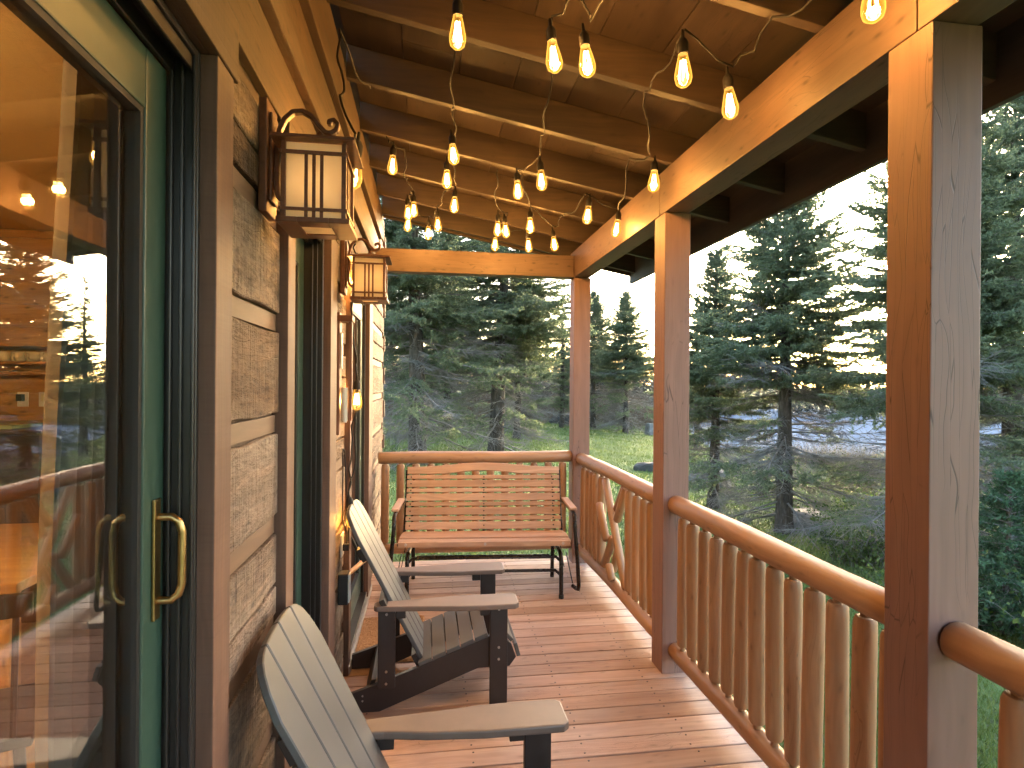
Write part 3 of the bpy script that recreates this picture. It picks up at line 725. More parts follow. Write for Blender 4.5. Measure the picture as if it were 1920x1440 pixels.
part('plug', MB().box((FACE + .0125, 3.23, .75), (FACE + .045, 3.265, .785)), M_gasket, ob, bevel=.004)
def cat(pts, n=8):
    """smooth curve through points"""
    P = [Vector(p) for p in pts]; P = [P[0] * 2 - P[1]] + P + [P[-1] * 2 - P[-2]]; out = []
    for i in range(1, len(P) - 2):
        for k in range(n):
            s = k / n; a, b_, c_, d = P[i-1], P[i], P[i+1], P[i+2]
            out.append(.5 * ((2*b_) + (c_-a)*s + (2*a-5*b_+4*c_-d)*s*s + (3*b_-a-3*c_+d)*s**3))
    return out + [P[-2]]
cords = MB().tube(cat([(FACE + .03, 3.36, 2.1), (FACE + .045, 3.375, 1.9), (FACE + .07, 3.37, 1.6), (FACE + .055, 3.36, 1.4), (FACE + .06, 3.36, 1.2), (FACE + .03, 3.33, 1.05), (FACE + .03, 3.25, .77)]), .0045, 6)
cords.tube(cat([(FACE + .02, 3.16, 1.28), (FACE + .025, 3.13, 1.2), (FACE + .025, 3.14, .95), (FACE + .028, 3.22, .9), (FACE + .025, 3.27, 1.05), (FACE + .02, 3.24, 1.26), (FACE + .02, 3.18, 1.3), (FACE + .02, 3.16, 1.28)]), .0035, 6)
tag(part('power_cord', cords, M_wire, smooth=True), 'looped black power cord hanging down the wall behind the chair back', 'cord')

st = thing('wooden_stick', 'short pale wooden stick with a black strap jutting from the wall behind the chair back', 'stick', (-.44, 3.42, .55))
part('stick', MB().tube([(-.445, 3.40, .56), (-.40, 3.5, .575), (-.345, 3.62, .60)], .014, 8), w_pine('y'), st, smooth=True)
part('strap', MB().tube([(-.43, 3.5, .76), (-.40, 3.53, .68), (-.375, 3.56, .61), (-.36, 3.585, .575)], .009, 6), M_gasket, st, smooth=True)

# ================================================================== string lights
t = NT('amber_bulb_glass'); tr = t.n('ShaderNodeBsdfTransparent'); tr.inputs[0].default_value = (1, .80, .42, 1)
em = t.n('ShaderNodeEmission'); em.inputs[0].default_value = (1, .47, .07, 1); em.inputs[1].default_value = .32
gs = t.n('ShaderNodeBsdfGlossy'); gs.inputs['Roughness'].default_value = .03
lw = t.n('ShaderNodeLayerWeight'); lw.inputs[0].default_value = .35
m1 = t.n('ShaderNodeMixShader'); t.l(t.math('MULTIPLY', lw.outputs['Facing'], .5, True), m1.inputs[0]); t.l(tr.outputs[0], m1.inputs[1]); t.l(em.outputs[0], m1.inputs[2])
m2 = t.n('ShaderNodeMixShader'); m2.inputs[0].default_value = .05; t.l(m1.outputs[0], m2.inputs[1]); t.l(gs.outputs[0], m2.inputs[2]); t.l(m2.outputs[0], t.out.inputs[0])
M_bulb = t.m
M_fil = emit('hot_filament', (1, .66, .26), 5.0)
bulb_me = to_mesh('bulb', MB().lathe([(.012, .05), (.014, .04), (.019, .018), (.0255, -.012), (.0265, -.026), (.022, -.042), (.012, -.051), (.003, -.053)], n=14), M_bulb, smooth=True)
fm = MB()
for k in range(4):
    a = k * math.pi / 2 + .4; fm.tube([(.006 * math.cos(a), .006 * math.sin(a), .026), (.013 * math.cos(a), .013 * math.sin(a), -.028)], .0024, 5)
fil_me = to_mesh('filament', fm, M_fil)
sock_me = to_mesh('socket', MB().lathe([(.015, .044), (.0165, .05), (.0165, .075), (.012, .085), (.006, .092), (.004, .115)], n=12), M_wire, smooth=True)
LIGHT = bpy.data.lights.new('bulb_light', 'POINT'); LIGHT.energy = BULB_W; LIGHT.color = (1, .59, .25); LIGHT.shadow_soft_size = .02
LIGHTS = [LIGHT]
for f_ in (.7, 1.3):
    q_ = LIGHT.copy(); q_.energy = BULB_W * f_; LIGHTS.append(q_)
def string(name, label, bulbs, extra, loc):
    S = thing(name, label, 'string lights', loc, 0, 'strings of filament bulbs')
    pts = []
    for it in extra:
        if it[0] == 'b':
            p = Vector(it[1]); tilt = (rnd.uniform(-.13, .13), rnd.uniform(-.13, .13))
            b_ = inst('bulb', bulb_me, S, p, (tilt[0], tilt[1], rnd.uniform(0, 6)), (1.18,) * 3)
            for nm, me in (('filament', fil_me), ('socket', sock_me)):
                o = bpy.data.objects.new(nm, me); COL.objects.link(o); o.parent = b_
            lo = bpy.data.objects.new('bulb_light', rnd.choice(LIGHTS)); COL.objects.link(lo); lo.parent = b_
            lo.location = (0, 0, -.008)
            pts.append(p + Vector((math.sin(tilt[1]) * .135, -math.sin(tilt[0]) * .135, .135)))
        else: pts.append(Vector(it[1]))
    path = [pts[0]]
    for a, b_ in zip(pts[:-1], pts[1:]):
        L_ = (b_ - a).length; n = max(3, int(L_ / .06)); sag = rnd.uniform(.03, .10) * L_
        w0 = rnd.uniform(0, 6)
        for k in range(1, n + 1):
            s = k / n; q = a.lerp(b_, s); q.z -= 4 * sag * s * (1 - s)
            if k < n: q += Vector((math.sin(s * 9 + w0), math.cos(s * 8 + w0), math.sin(s * 13 + w0))) * .011
            path.append(q)
    wr = part('wire', MB().tube(path, .0044, 6), M_wire, S, smooth=True)
    return S
B_, W_ = 'b', 'w'
string('string_lights', 'left overhead string of glowing amber bulbs, nearest the cabin wall', None, [
    (W_, (.06, .4, 3.05)), (W_, (.08, 1.86, 3.08)), (B_, (.101, 2.13, 2.925)), (W_, (.10, 2.49, 3.10)), (W_, (.12, 3.11, 3.09)), (B_, (.136, 3.251, 2.919)), (B_, (.115, 3.667, 2.923)), (W_, (.15, 3.74, 3.08)), (B_, (.183, 4.139, 2.91)),
    (W_, (.12, 4.36, 3.07)), (B_, (.079, 4.747, 2.93)), (B_, (.004, 5.086, 2.944)), (B_, (-.164, 4.961, 2.976)), (B_, (-.153, 4.614, 2.974)), (B_, (-.106, 4.491, 2.965)), (W_, (-.16, 4.36, 3.14)),
    (W_, (-.15, 3.75, 3.12)), (B_, (-.216, 3.651, 2.986)), (W_, (-.25, 3.6, 3.13))], (.1, 2.5, 2.9))
string('string_lights', 'middle overhead string of glowing amber bulbs under the rafters', None, [
    (W_, (.60, .3, 2.98)), (W_, (.60, 1.24, 3.0)), (B_, (.569, 2.083, 2.836)), (W_, (.51, 1.95, 3.0)), (B_, (.452, 2.113, 2.859)), (W_, (.52, 2.48, 3.01)), (W_, (.60, 3.11, 2.99)), (B_, (.642, 3.306, 2.823)), (B_, (.543, 3.549, 2.841)),
    (W_, (.60, 3.75, 3.0)), (B_, (.735, 4.198, 2.805)), (B_, (.816, 4.73, 2.79)), (B_, (.564, 4.942, 2.837)), (B_, (.591, 4.464, 2.833)), (B_, (.53, 4.471, 2.844)), (W_, (.49, 4.3, 3.0)), (W_, (.44, 3.75, 3.03))], (.5, 2.5, 2.9))
string('string_lights', 'right overhead string of glowing amber bulbs nearest the roof beam', None, [
    (W_, (1.20, .5, 2.88)), (B_, (1.208, 1.457, 2.715)), (W_, (1.15, 1.84, 2.90)), (B_, (1.134, 2.093, 2.729)), (B_, (.895, 1.98, 2.775)), (W_, (.94, 2.47, 2.94)), (B_, (1.169, 2.934, 2.722)), (W_, (1.10, 3.12, 2.90)), (B_, (1.255, 3.803, 2.706)),
    (B_, (1.022, 3.685, 2.75)), (W_, (1.0, 4.34, 2.93)), (B_, (.982, 4.512, 2.758)), (W_, (.80, 4.35, 2.97))], (1.1, 2.5, 2.8))
string('string_lights', 'end of a bulb string hanging down the cabin wall past both lanterns', None, [
    (W_, (-.30, 3.1, 3.17)), (W_, (-.37, 2.52, 3.12)), (W_, (-.30, 2.12, 2.62)), (B_, (-.25, 2.05, 2.37)), (W_, (-.40, 2.9, 2.62)), (W_, (-.405, 3.3, 2.45)), (B_, (-.395, 3.33, 2.23)), (W_, (-.41, 3.37, 2.0)), (B_, (-.385, 3.36, 1.56)), (W_, (-.41, 3.38, 1.3)), (B_, (-.395, 3.25, .93)), (W_, (-.41, 3.24, .8))], (-.4, 3.2, 2.0))

# ================================================================== inside the room
RO = -.0
sh = thing('wall_shelf', 'pine wall shelf inside the room behind the glass door', 'shelf', (-2.75, 4.6, 1.75))
for z in (1.70, 1.775, 1.90): part('shelf_board', MB().box((-3.25, 4.55, z - .012), (-2.38, 4.699, z + .006)), w_pine('x'), sh, bevel=.002)
for x in (-3.25, -2.40): part('shelf_end', MB().box((x, 4.552, 1.6), (x + .02, 4.698, 1.687)), w_pine('z'), sh, bevel=.002)
mug = [(.030, 0), (.040, .006), (.044, .03), (.043, .065), (.040, .07), (.037, .068), (.036, .02), (.0, .012)]
M_cream = plain('cream_glaze', (.72, .66, .48), .2)
for k in range(5):
    mt_ = thing('mug', ['leftmost', 'second', 'third', 'fourth', 'rightmost'][k] + ' cream mug in the row on the shelf inside the room, counted from the left', 'mug', (-3.05 + .093 * k, 4.62, 1.782), 0, 'cream mugs in a row on the shelf', local=True)
    part('cup', MB().lathe(mug, (0, 0, 0), 16), M_cream, mt_, smooth=True)
    part('handle', MB().tube([(0, -.04, .055), (0, -.058, .05), (0, -.06, .03), (0, -.042, .018)], .005, 6), M_cream, mt_, smooth=True)
for i, x in enumerate((-2.88, -2.74)):
    o = thing('wall_outlet', ('outlet plate with a black charger plugged in, inside the room', 'bare white outlet plate on the pine wall inside the room')[i], 'outlet', (x, 4.69, 1.5))
    part('plate', MB().box((x - .036, 4.692, 1.46), (x + .036, 4.699, 1.565)), plain('white_plastic', (.7, .7, .68), .4), o, bevel=.002)
    part('charger' if i == 0 else 'socket', MB().box((x - .02, 4.65 if i == 0 else 4.688, 1.5), (x + .015, 4.6915, 1.55)), M_gasket if i == 0 else M_cream, o, bevel=.003)
ct = thing('bar_counter', 'dark wood bar counter with a pale green tiled edge inside the room', 'counter', (-2.9, 4.3, .1))
part('cabinet', MB().box((-3.6, 4.15, .101), (-2.45, 4.66, 1.30)), wood('dark_cabinet', (.03, .016, .01), (.07, .038, .02), 'x', .4), ct, bevel=.005)
part('counter_top', MB().box((-3.62, 4.12, 1.302), (-2.42, 4.68, 1.335)), wood('dark_cabinet', (.03, .016, .01), (.07, .038, .02), 'x', .4), ct, bevel=.004)
for k in range(10): part('tile', MB().box((-3.5 + .09 * k, 4.145, 1.337), (-3.415 + .09 * k, 4.67, 1.362)), plain('green_tile', (.30, .36, .12), .2, noise=.2, nscale=8), ct, bevel=.003)
tb = thing('dining_table', 'pine dining table inside the room', 'table', (-2.2, 3.0, .1))
part('table_top', MB().box((-2.75, 2.5, .83), (-1.55, 3.55, .87)), w_pine('x'), tb, bevel=.006)
for x in (-2.65, -1.65):
    for y_ in (2.6, 3.45): part('leg', MB().box((x - .035, y_ - .035, .101), (x + .035, y_ + .035, .829)), w_pine('z'), tb, bevel=.005)
M_blk = plain('black_paint', (.012, .011, .010), .35)
dc = thing('dining_chair', 'black spindle-back dining chair inside the room', 'chair', (-1.45, 2.1, .1), R(20), local=True)
part('seat', MB().box((-.21, -.2, .43), (.21, .2, .465)), M_blk, dc, bevel=.01)
for x in (-.17, .17):
    for y_ in (-.16, .16): part('leg', MB().tube([(x * 1.15, y_ * 1.15, .001), (x, y_, .43)], .016, 8), M_blk, dc, smooth=True)
for k in range(6): part('spindle', MB().tube([(-.16 + .064 * k, -.18, .465), (-.18 + .072 * k, -.25, .86)], .009, 6), M_blk, dc, smooth=True)
part('crest_rail', MB().box((-.22, -.265, .85), (.22, -.24, .92)), M_blk, dc, bevel=.006)
t = NT('curtain_cloth'); b = t.bsdf(Roughness=.9); b.inputs['Base Color'].default_value = (.20, .17, .14, 1); M_curt = t.m
mb = MB(); n = 60; vs = []
for j in range(9):
    z = .14 + (2.45 - .14) * j / 8; w_ = 1 - .35 * math.sin(math.pi * min(1, j / 8 * .9)) ** 2 * .6
    for i in range(n + 1):
        s = i / n; vs.append((-.70 + .022 * math.sin(s * 46) , 1.60 - .36 * s - .05 * s * math.sin(j * .5), z))
for j in range(9):
    z = .14 + (2.45 - .14) * j / 8
    for i in range(n + 1):
        s = i / n; vs.append((-.704 + .022 * math.sin(s * 46), 1.60 - .36 * s - .05 * s * math.sin(j * .5), z))
q = (n + 1) * 9
mb.add(vs, [(j*(n+1)+i, j*(n+1)+i+1, (j+1)*(n+1)+i+1, (j+1)*(n+1)+i) for j in range(8) for i in range(n)] + [(q+j*(n+1)+i+1, q+j*(n+1)+i, q+(j+1)*(n+1)+i, q+(j+1)*(n+1)+i+1) for j in range(8) for i in range(n)])
tag(part('curtain', mb, M_curt, smooth=True), 'gathered brown curtain inside the sliding glass door', 'curtain')
lamp = thing('ceiling_lamp', 'lit ceiling lamp inside the cabin room', 'lamp', (-2.2, 1.2, 2.74))
part('canopy', MB().lathe([(.10, -.001), (.10, -.03), (.02, -.05)], (-2.2, 1.2, 2.74), 20), M_brass, lamp, smooth=True)
part('globe', MB().lathe([(.03, -.05), (.10, -.08), (.13, -.14), (.10, -.20), (.03, -.23)], (-2.2, 1.2, 2.74), 20), emit('lamp_globe', (1, .72, .36), .7), lamp, smooth=True)
il = bpy.data.lights.new('room_light', 'POINT'); il.energy = 16; il.color = (1, .56, .19); il.shadow_soft_size = .14
io = bpy.data.objects.new('room_light', il); COL.objects.link(io); io.location = (-2.2, 1.2, 2.42)

# ================================================================== vegetation
def seg_mesh(name, P0, P1, R0, R1, mat, k=3):
    P0, P1 = np.asarray(P0, float), np.asarray(P1, float); R0, R1 = np.asarray(R0, float), np.asarray(R1, float)
    d = P1 - P0; d /= np.maximum(np.linalg.norm(d, axis=1, keepdims=True), 1e-9)
    a = np.where(np.abs(d[:, 2:3]) < .9, np.array([[0, 0, 1.]]), np.array([[1., 0, 0]]))
    u = np.cross(d, a); u /= np.linalg.norm(u, axis=1, keepdims=True); v = np.cross(d, u)
    ang = np.arange(k) * 2 * np.pi / k
    ring = u[:, None] * np.cos(ang)[None, :, None] + v[:, None] * np.sin(ang)[None, :, None]
    V = np.concatenate([P0[:, None] + ring * R0[:, None, None], P1[:, None] + ring * R1[:, None, None]], 1).reshape(-1, 3)
    n = len(P0); base = np.arange(n)[:, None] * 2 * k; i = np.arange(k)
    F = np.stack([base + i, base + (i + 1) % k, base + (i + 1) % k + k, base + i + k], -1).reshape(-1, 4)
    return np_mesh(name, V, F, [mat], True)
def needle_mesh(name, P, D, Ln, W, mat, rg):
    P, D = np.asarray(P, float), np.asarray(D, float); D /= np.linalg.norm(D, axis=1, keepdims=True)
    q = rg.normal(size=D.shape); s = np.cross(D, q); s /= np.maximum(np.linalg.norm(s, axis=1, keepdims=True), 1e-9)
    Ln = np.asarray(Ln)[:, None]; W = np.asarray(W)[:, None]
    V = np.stack([P - s * W * .5, P + s * W * .5, P + D * Ln], 1).reshape(-1, 3)
    return np_mesh(name, V, np.arange(len(V)).reshape(-1, 3), [mat])
def leaf_mat(name, c1, c2, c3, scale=2.2, trans=.25):
    t = NT(name); tc = t.n('ShaderNodeTexCoord'); ge = t.n('ShaderNodeNewGeometry'); oi = t.n('ShaderNodeObjectInfo')
    n1 = t.noise(tc.outputs['Object'], scale, 3, .6); rp = ge.outputs['Random Per Island']
    c = t.ramp(t.math('ADD', t.math('MULTIPLY', n1, .75), t.math('MULTIPLY', rp, .25)), [(.36, c1), (.5, c2), (.66, c3)])
    hs = t.n('ShaderNodeHueSaturation'); t.l(c, hs.inputs['Color'])
    t.l(t.math('ADD', t.math('MULTIPLY', oi.outputs['Random'], .3), .85), hs.inputs['Value'])
    b = t.n('ShaderNodeBsdfPrincipled'); b.inputs['Roughness'].default_value = .55; t.l(hs.outputs[0], b.inputs['Base Color'])
    b.inputs['Specular IOR Level'].default_value = .3
    tr = t.n('ShaderNodeBsdfTranslucent'); t.l(hs.outputs[0], tr.inputs[0])
    mx = t.n('ShaderNodeMixShader'); mx.inputs[0].default_value = trans; t.l(b.outputs[0], mx.inputs[1]); t.l(tr.outputs[0], mx.inputs[2]); t.l(mx.outputs[0], t.out.inputs[0])
    return t.m
M_needle = leaf_mat('spruce_needles', (.105, .138, .08), (.165, .208, .12), (.225, .265, .15), 1.6, .55)
M_needle2 = leaf_mat('young_spruce_needles', (.04, .085, .045), (.06, .12, .06), (.085, .16, .08), 3)
t = NT('bark'); vec, rv = obj_coords(t); b = t.bsdf(Roughness=.95); n1 = t.noise(t.mapping(vec, (22, 22, 5)), 1, 5, .7)
t.l(t.ramp(n1, [(.3, (.028, .022, .018)), (.55, (.085, .07, .058)), (.75, (.19, .175, .155))]), b.inputs['Base Color']); t.bump(n1, 1.0, .03, b); M_bark = t.m
M_twig = plain('dead_twig', (.19, .178, .165), .9, noise=.35, nscale=6)

def spruce_meshes(H, Rr, seed, live=.35, gap=.16, nb=5, power=.85, dens=1.0, low=.05, nmat=None):
    rg = np.random.default_rng(seed); P0, P1, R0, R1 = [], [], [], []; NP, ND, NL, NW = [], [], [], []
    # trunk
    n = 26; zz = np.linspace(-.25, H, n); r = .022 * H * (1 - (np.clip(zz, 0, H) / H)) ** .9 + .006; r[0] *= 1.35; r[1] *= 1.1
    lean = rg.normal(0, .010, 2); path = [(lean[0] * z + .015 * math.sin(z * 1.3 + seed), lean[1] * z + .015 * math.cos(z * 1.1), z) for z in zz]
    tb_ = MB().tube(path, list(r), 9); trunk = to_mesh('trunk', tb_, M_bark, smooth=True)
    z = low * H
    while z < H * .985:
        f = z / H
        for kb in range(nb + int(rg.integers(-1, 2))):
            if f < live - .04 and rg.random() < .42: continue
            az = rg.uniform(0, 2 * np.pi); L = Rr * ((1 - f) ** power) * rg.uniform(.45, 1.22) + .06
            if f < live: L *= rg.uniform(.5, 1.0)
            e0 = np.interp(f, [0, .3, .6, .9, 1], [-.22, -.05, .12, .55, 1.0]) + rg.normal(0, .09)
            m = 7; s = np.linspace(0, 1, m); rad = L * s * np.cos(e0) ; hgt = L * (np.sin(e0) * s - .30 * (1 - f) * s ** 1.4 + .20 * (1 - f * .5) * s ** 3)
            wob = rg.normal(0, .035 * L, m) * s
            ca, sa = np.cos(az), np.sin(az); zb = z + rg.uniform(-.5, .5) * gap
            B = np.stack([lean[0] * zb + rad * ca - wob * sa, lean[1] * zb + rad * sa + wob * ca, zb + hgt], 1)
            br = (.006 + .0085 * L) * (1 - s * .85)
            P0 += list(B[:-1]); P1 += list(B[1:]); R0 += list(br[:-1]); R1 += list(br[1:])
            alive = f > live + rg.normal(0, .07)
            part_alive = (not alive) and f > live - .22 and rg.random() < .45
            nt_ = max(4, int(L / .042 * dens)); 
            for it in range(nt_):
                sp = rg.uniform(.14 if alive else .2, 1.0); i = min(int(sp * (m - 1)), m - 2); q = sp * (m - 1) - i
                p = B[i] * (1 - q) + B[i + 1] * q; dv = B[i + 1] - B[i]; dv /= np.linalg.norm(dv)
                side = 1 if it % 2 else -1
                lat = np.array([-sa, ca, 0]) * side
                ll = (.34 * L * (1 - sp * .75) + .08) * rg.uniform(.55, 1.15)
                d = dv * .75 + lat * rg.uniform(.55, 1.0) + np.array([0, 0, rg.normal(-.10, .16 if alive else .35)]); d /= np.linalg.norm(d)
                p2 = p + d * ll * .55; d2 = d + dv * .25 + np.array([0, 0, rg.normal(-.1, .12 if alive else .3)]); d2 /= np.linalg.norm(d2); p3 = p2 + d2 * ll * .45
                tr_ = .0028 + .004 * ll
                P0 += [p, p2]; P1 += [p2, p3]; R0 += [tr_, tr_ * .75]; R1 += [tr_ * .75, tr_ * .3]
                if alive or (part_alive and sp > .6):
                    ns = max(5, int(ll / .014 * dens)); a = np.linspace(.0, 1, ns)[:, None]
                    pp = np.where(a < .55, p + (p2 - p) * (a / .55), p2 + (p3 - p2) * ((a - .55) / .45))
                    for rep in range(2):
                        dd = d[None] * .75 + rg.normal(0, .62, (ns, 3)); NP.append(pp); ND.append(dd)
                        NL.append(rg.uniform(.035, .065, ns)); NW.append(rg.uniform(.014, .024, ns))
                else:
                    for kk in range(2):
                        a = rg.uniform(.3, 1); pq = p + (p2 - p) * a; dq = d + rg.normal(0, .7, 3); dq /= np.linalg.norm(dq); le = ll * rg.uniform(.25, .6)
                        P0.append(pq); P1.append(pq + dq * le); R0.append(tr_ * .55); R1.append(tr_ * .2)
            if alive:
                ns = int(L / .012); a = rg.uniform(.25, 1, ns) * (m - 1); i = np.minimum(a.astype(int), m - 2); q = (a - i)[:, None]
                pp = B[i] * (1 - q) + B[i + 1] * q; NP.append(pp); ND.append((B[i + 1] - B[i]) / L * 4 + rg.normal(0, .6, (ns, 3))); NL.append(rg.uniform(.025, .045, ns)); NW.append(rg.uniform(.008, .013, ns))
        z += gap * rg.uniform(.7, 1.3) * (1 - .45 * f)
    ns = 60; NP.append(np.stack([np.full(ns, lean[0] * H), np.full(ns, lean[1] * H), rg.uniform(H * .96, H, ns)], 1)); ND.append(rg.normal(0, .6, (ns, 3)) + [0, 0, .6]); NL.append(np.full(ns, .04)); NW.append(np.full(ns, .009))
    bm_ = seg_mesh('branches', P0, P1, R0, R1, M_twig)
    nm_ = needle_mesh('foliage', np.concatenate(NP), np.concatenate(ND), np.concatenate(NL), np.concatenate(NW), nmat or M_needle, rg)
    return trunk, bm_, nm_
SPR = {'a': spruce_meshes(7.0, 2.6, 1, live=.40, gap=.115, nb=8, power=.74),
       'b': spruce_meshes(7.0, 2.1, 2, live=.38, gap=.12, nb=8, power=.74),
       'c': spruce_meshes(7.0, 2.0, 3, live=.32, gap=.13, nb=8, power=.65, low=.03),
       'd': spruce_meshes(7.0, .95, 4, live=.2, gap=.16, nb=5),
       'y': spruce_meshes(1.6, .62, 5, live=.02, gap=.085, nb=6, power=.7, low=.04, nmat=M_needle2)}
def tree(kind, x, y, sc, rot, label, group='spruce trees beyond the porch', sz=None):
    z = float(gz(x, y))
    o = thing('spruce_tree', label, 'tree', (x, y, z), rot, group, local=True); o.scale = (sc, sc, sz or sc)
    for nm, me in zip(('trunk', 'branches', 'crown'), SPR[kind]): inst(nm, me, o, (0, 0, 0))
    return o
tree('a', 6.4, 9.75, .98, .3, 'large full spruce framed between the middle and nearest posts')
tree('b', 6.0, 11.6, .78, 1.9, 'slimmer spruce just left of the large one beside the middle post')
tree('c', 2.4, 20.1, 1.75, .7, 'spruce with a bare dark trunk rising behind the glider bench')
tree('c', -.25, 17.2, 1.75, 3.2, 'broad spruce with grey dead lower branches next to the cabin corner')
tree('a', 11.6, 33.1, 1.18, 2.5, 'spruce with a pale trunk foot seen between the far and middle posts')
tree('a', 10.6, 36.5, 1.25, .4, 'dark spruce partly hidden behind the far post')
tree('d', 8.2, 35.0, 1.15, 1.0, 'thin sparse spruce left of the far post against the bright sky')
tree('d', 11.6, 24.0, .95, 4.0, 'thin distant spruce top just right of the middle post')
tree('a', 7.15, 7.35, .98, 4.1, 'spruce mostly hidden behind the nearest post, branches reaching left')
tree('b', 9.7, 8.5, 1.12, 5.3, 'tall spruce at the right edge of the photo')
tree('c', -4.5, 22.0, 1.5, 5.0, 'spruce whose crown shows above the end beam behind the cabin')
tree('b', 4.2, 27.0, 1.2, 1.3, 'shorter spruce behind the glider in the middle of the lawn edge')
tree('a', 14.5, 9.0, 1.1, 2.2, 'spruce behind the one at the right edge of the photo')
tree('c', 1.0, 29.0, 1.5, 2.0, 'spruce filling the gap between the two nearest trunks behind the glider')
tree('a', -3.0, 27.0, 1.6, 4.0, 'tall spruce far behind the cabin corner')
tree('a', 5.6, 34.0, 1.25, .9, 'spruce at the back of the lawn left of the thin sparse one')
tree('y', 5.9, 5.2, 1.0, 0, 'young bushy spruce low beside the nearest post')
tree('y', 6.9, 6.0, .9, 2, 'second young spruce behind the young bushy one at the right edge')

M_leaf = leaf_mat('shrub_leaves', (.05, .085, .03), (.085, .14, .04), (.16, .21, .06), 3.0, .35)
def shrub_meshes(h, w, seed, n=60, mat=M_leaf):
    rg = np.random.default_rng(seed); P0, P1, R0, R1 = [], [], [], []; V = []
    for k in range(n):
        a = rg.uniform(0, 2 * np.pi); r = w * np.sqrt(rg.random()) * .35; p = np.array([r * np.cos(a), r * np.sin(a), 0.]); ln = h * rg.uniform(.5, 1.1)
        d = np.array([np.cos(a) * rg.uniform(.1, .8), np.sin(a) * rg.uniform(.1, .8), 1.]); d /= np.linalg.norm(d)
        for s in range(6):
            q = p + d * ln / 6; P0.append(p); P1.append(q); R0.append(.006 * (1 - s / 7)); R1.append(.006 * (1 - (s + 1) / 7))
            for j in range(7 if s else 2):
                c = p + (q - p) * rg.random() + rg.normal(0, .05, 3); e = rg.normal(0, 1, 3) + [0, 0, -.1]; e /= np.linalg.norm(e); g = np.cross(e, rg.normal(0, 1, 3)); g /= np.linalg.norm(g); L = rg.uniform(.03, .065)
                V += [c, c + e * L * .5 + g * L * .3, c + e * L, c + e * L * .5 - g * L * .3]
            d = d + rg.normal(0, .16, 3) + np.array([np.cos(a), np.sin(a), -.35]) * .14 * s / 3; d /= np.linalg.norm(d); p = q
    V = np.array(V); return seg_mesh('stems', P0, P1, R0, R1, M_twig), np_mesh('leaves', V, np.arange(len(V)).reshape(-1, 4), [mat])
SH = [shrub_meshes(.9, 1.0, 11, 75), shrub_meshes(.7, 1.2, 12, 70), shrub_meshes(1.1, .9, 13, 60, leaf_mat('dull_shrub_leaves', (.05, .06, .03), (.09, .09, .045), (.15, .12, .06), 3.0, .3))]
def shrub(k, x, y, sc, label):
    o = thing('shrub', label, 'shrub', (x, y, float(gz(x, y))), rnd.uniform(0, 6), 'leafy shrubs at the lawn edge', local=True); o.scale = (sc,) * 3
    for nm, me in zip(('stems', 'leaves'), SH[k]): inst(nm, me, o, (0, 0, 0))
for k, x, y, sc, lb in [(0, 6.3, 7.8, 1.0, 'bright green shrub low behind the side railing, left of the nearest post'), (1, 7.3, 8.6, 1.1, 'leafy shrub at the right foot of the large spruce'),
                        (0, 8.6, 10.2, 1.1, 'leafy shrub behind the flat boulder near the large spruce'), (1, 7.4, 6.7, 1.2, 'shrub just behind the nearest post'),
                        (0, 5.5, 5.9, .8, 'low shrub seen between balusters left of the nearest post'), (1, 6.2, 4.6, 1.2, 'dark shrub right of the nearest post above the railing'),
                        (0, 8.0, 5.2, 1.1, 'shrub at the right edge of the photo'), (2, 10.0, 12.0, 1.2, 'brownish shrub in front of the pond'), (2, 11.2, 14.0, 1.2, 'brownish shrub on the pond bank, farther back'),
                        (2, 8.3, 13.2, 1.0, 'brownish shrub behind the large spruce trunk'), (1, 9.0, 8.8, 1.1, 'shrub under the tall spruce at the right edge')]:
    shrub(k, x, y, sc, lb)

# rocks
M_rock = plain('grey_rock', (.19, .19, .19), .9, noise=.4, nscale=5, bump=.8); M_rockd = plain('dark_rock', (.06, .058, .055), .85, noise=.4, nscale=6, bump=.8)
def rock(x, y, sx, sy, sz, seed, label, mat):
    bm = bmesh.new(); bmesh.ops.create_icosphere(bm, subdivisions=3, radius=1); rg = random.Random(seed)
    ph = [rg.uniform(0, 6) for _ in range(6)]
    for v in bm.verts:
        p = v.co; f = 1 + .12 * math.sin(p.x * 3 + ph[0]) + .10 * math.sin(p.y * 4 + ph[1]) + .08 * math.sin(p.z * 5 + p.x * 2 + ph[2]) + .05 * math.sin(p.x * 9 + p.y * 8 + ph[3])
        c_ = [max(-.78, min(.78, q)) for q in p * f]; v.co = (c_[0] * sx, c_[1] * sy, max(-.3, c_[2]) * sz)
    me = bpy.data.meshes.new('rock'); bm.to_mesh(me); bm.free(); me.materials.append(mat)
    o = bpy.data.objects.new('rock', me); COL.objects.link(o); o.location = (x, y, float(gz(x, y))); o.rotation_euler = (0, 0, rg.uniform(0, 6)); tag(o, label, 'rock')
rock(7.2, 10.1, .55, .4, .34, 1, 'flat grey boulder at the foot of the large spruce', M_rock)
rock(6.85, 17.4, .42, .5, .30, 2, 'dark rock on the lawn beside the middle post', M_rockd)
rock(7.5, 14.9, .7, .6, .55, 3, 'pale grey boulder on the lawn right of the middle post', M_rock)
rock(9.6, 40.0, 1.4, .9, .95, 4, 'dark stump-like boulder at the back edge of the lawn', M_rockd)
rock(12.7, 32.0, .35, .35, .9, 5, 'upright pale stone beside the middle post at the far lawn edge', M_rock)

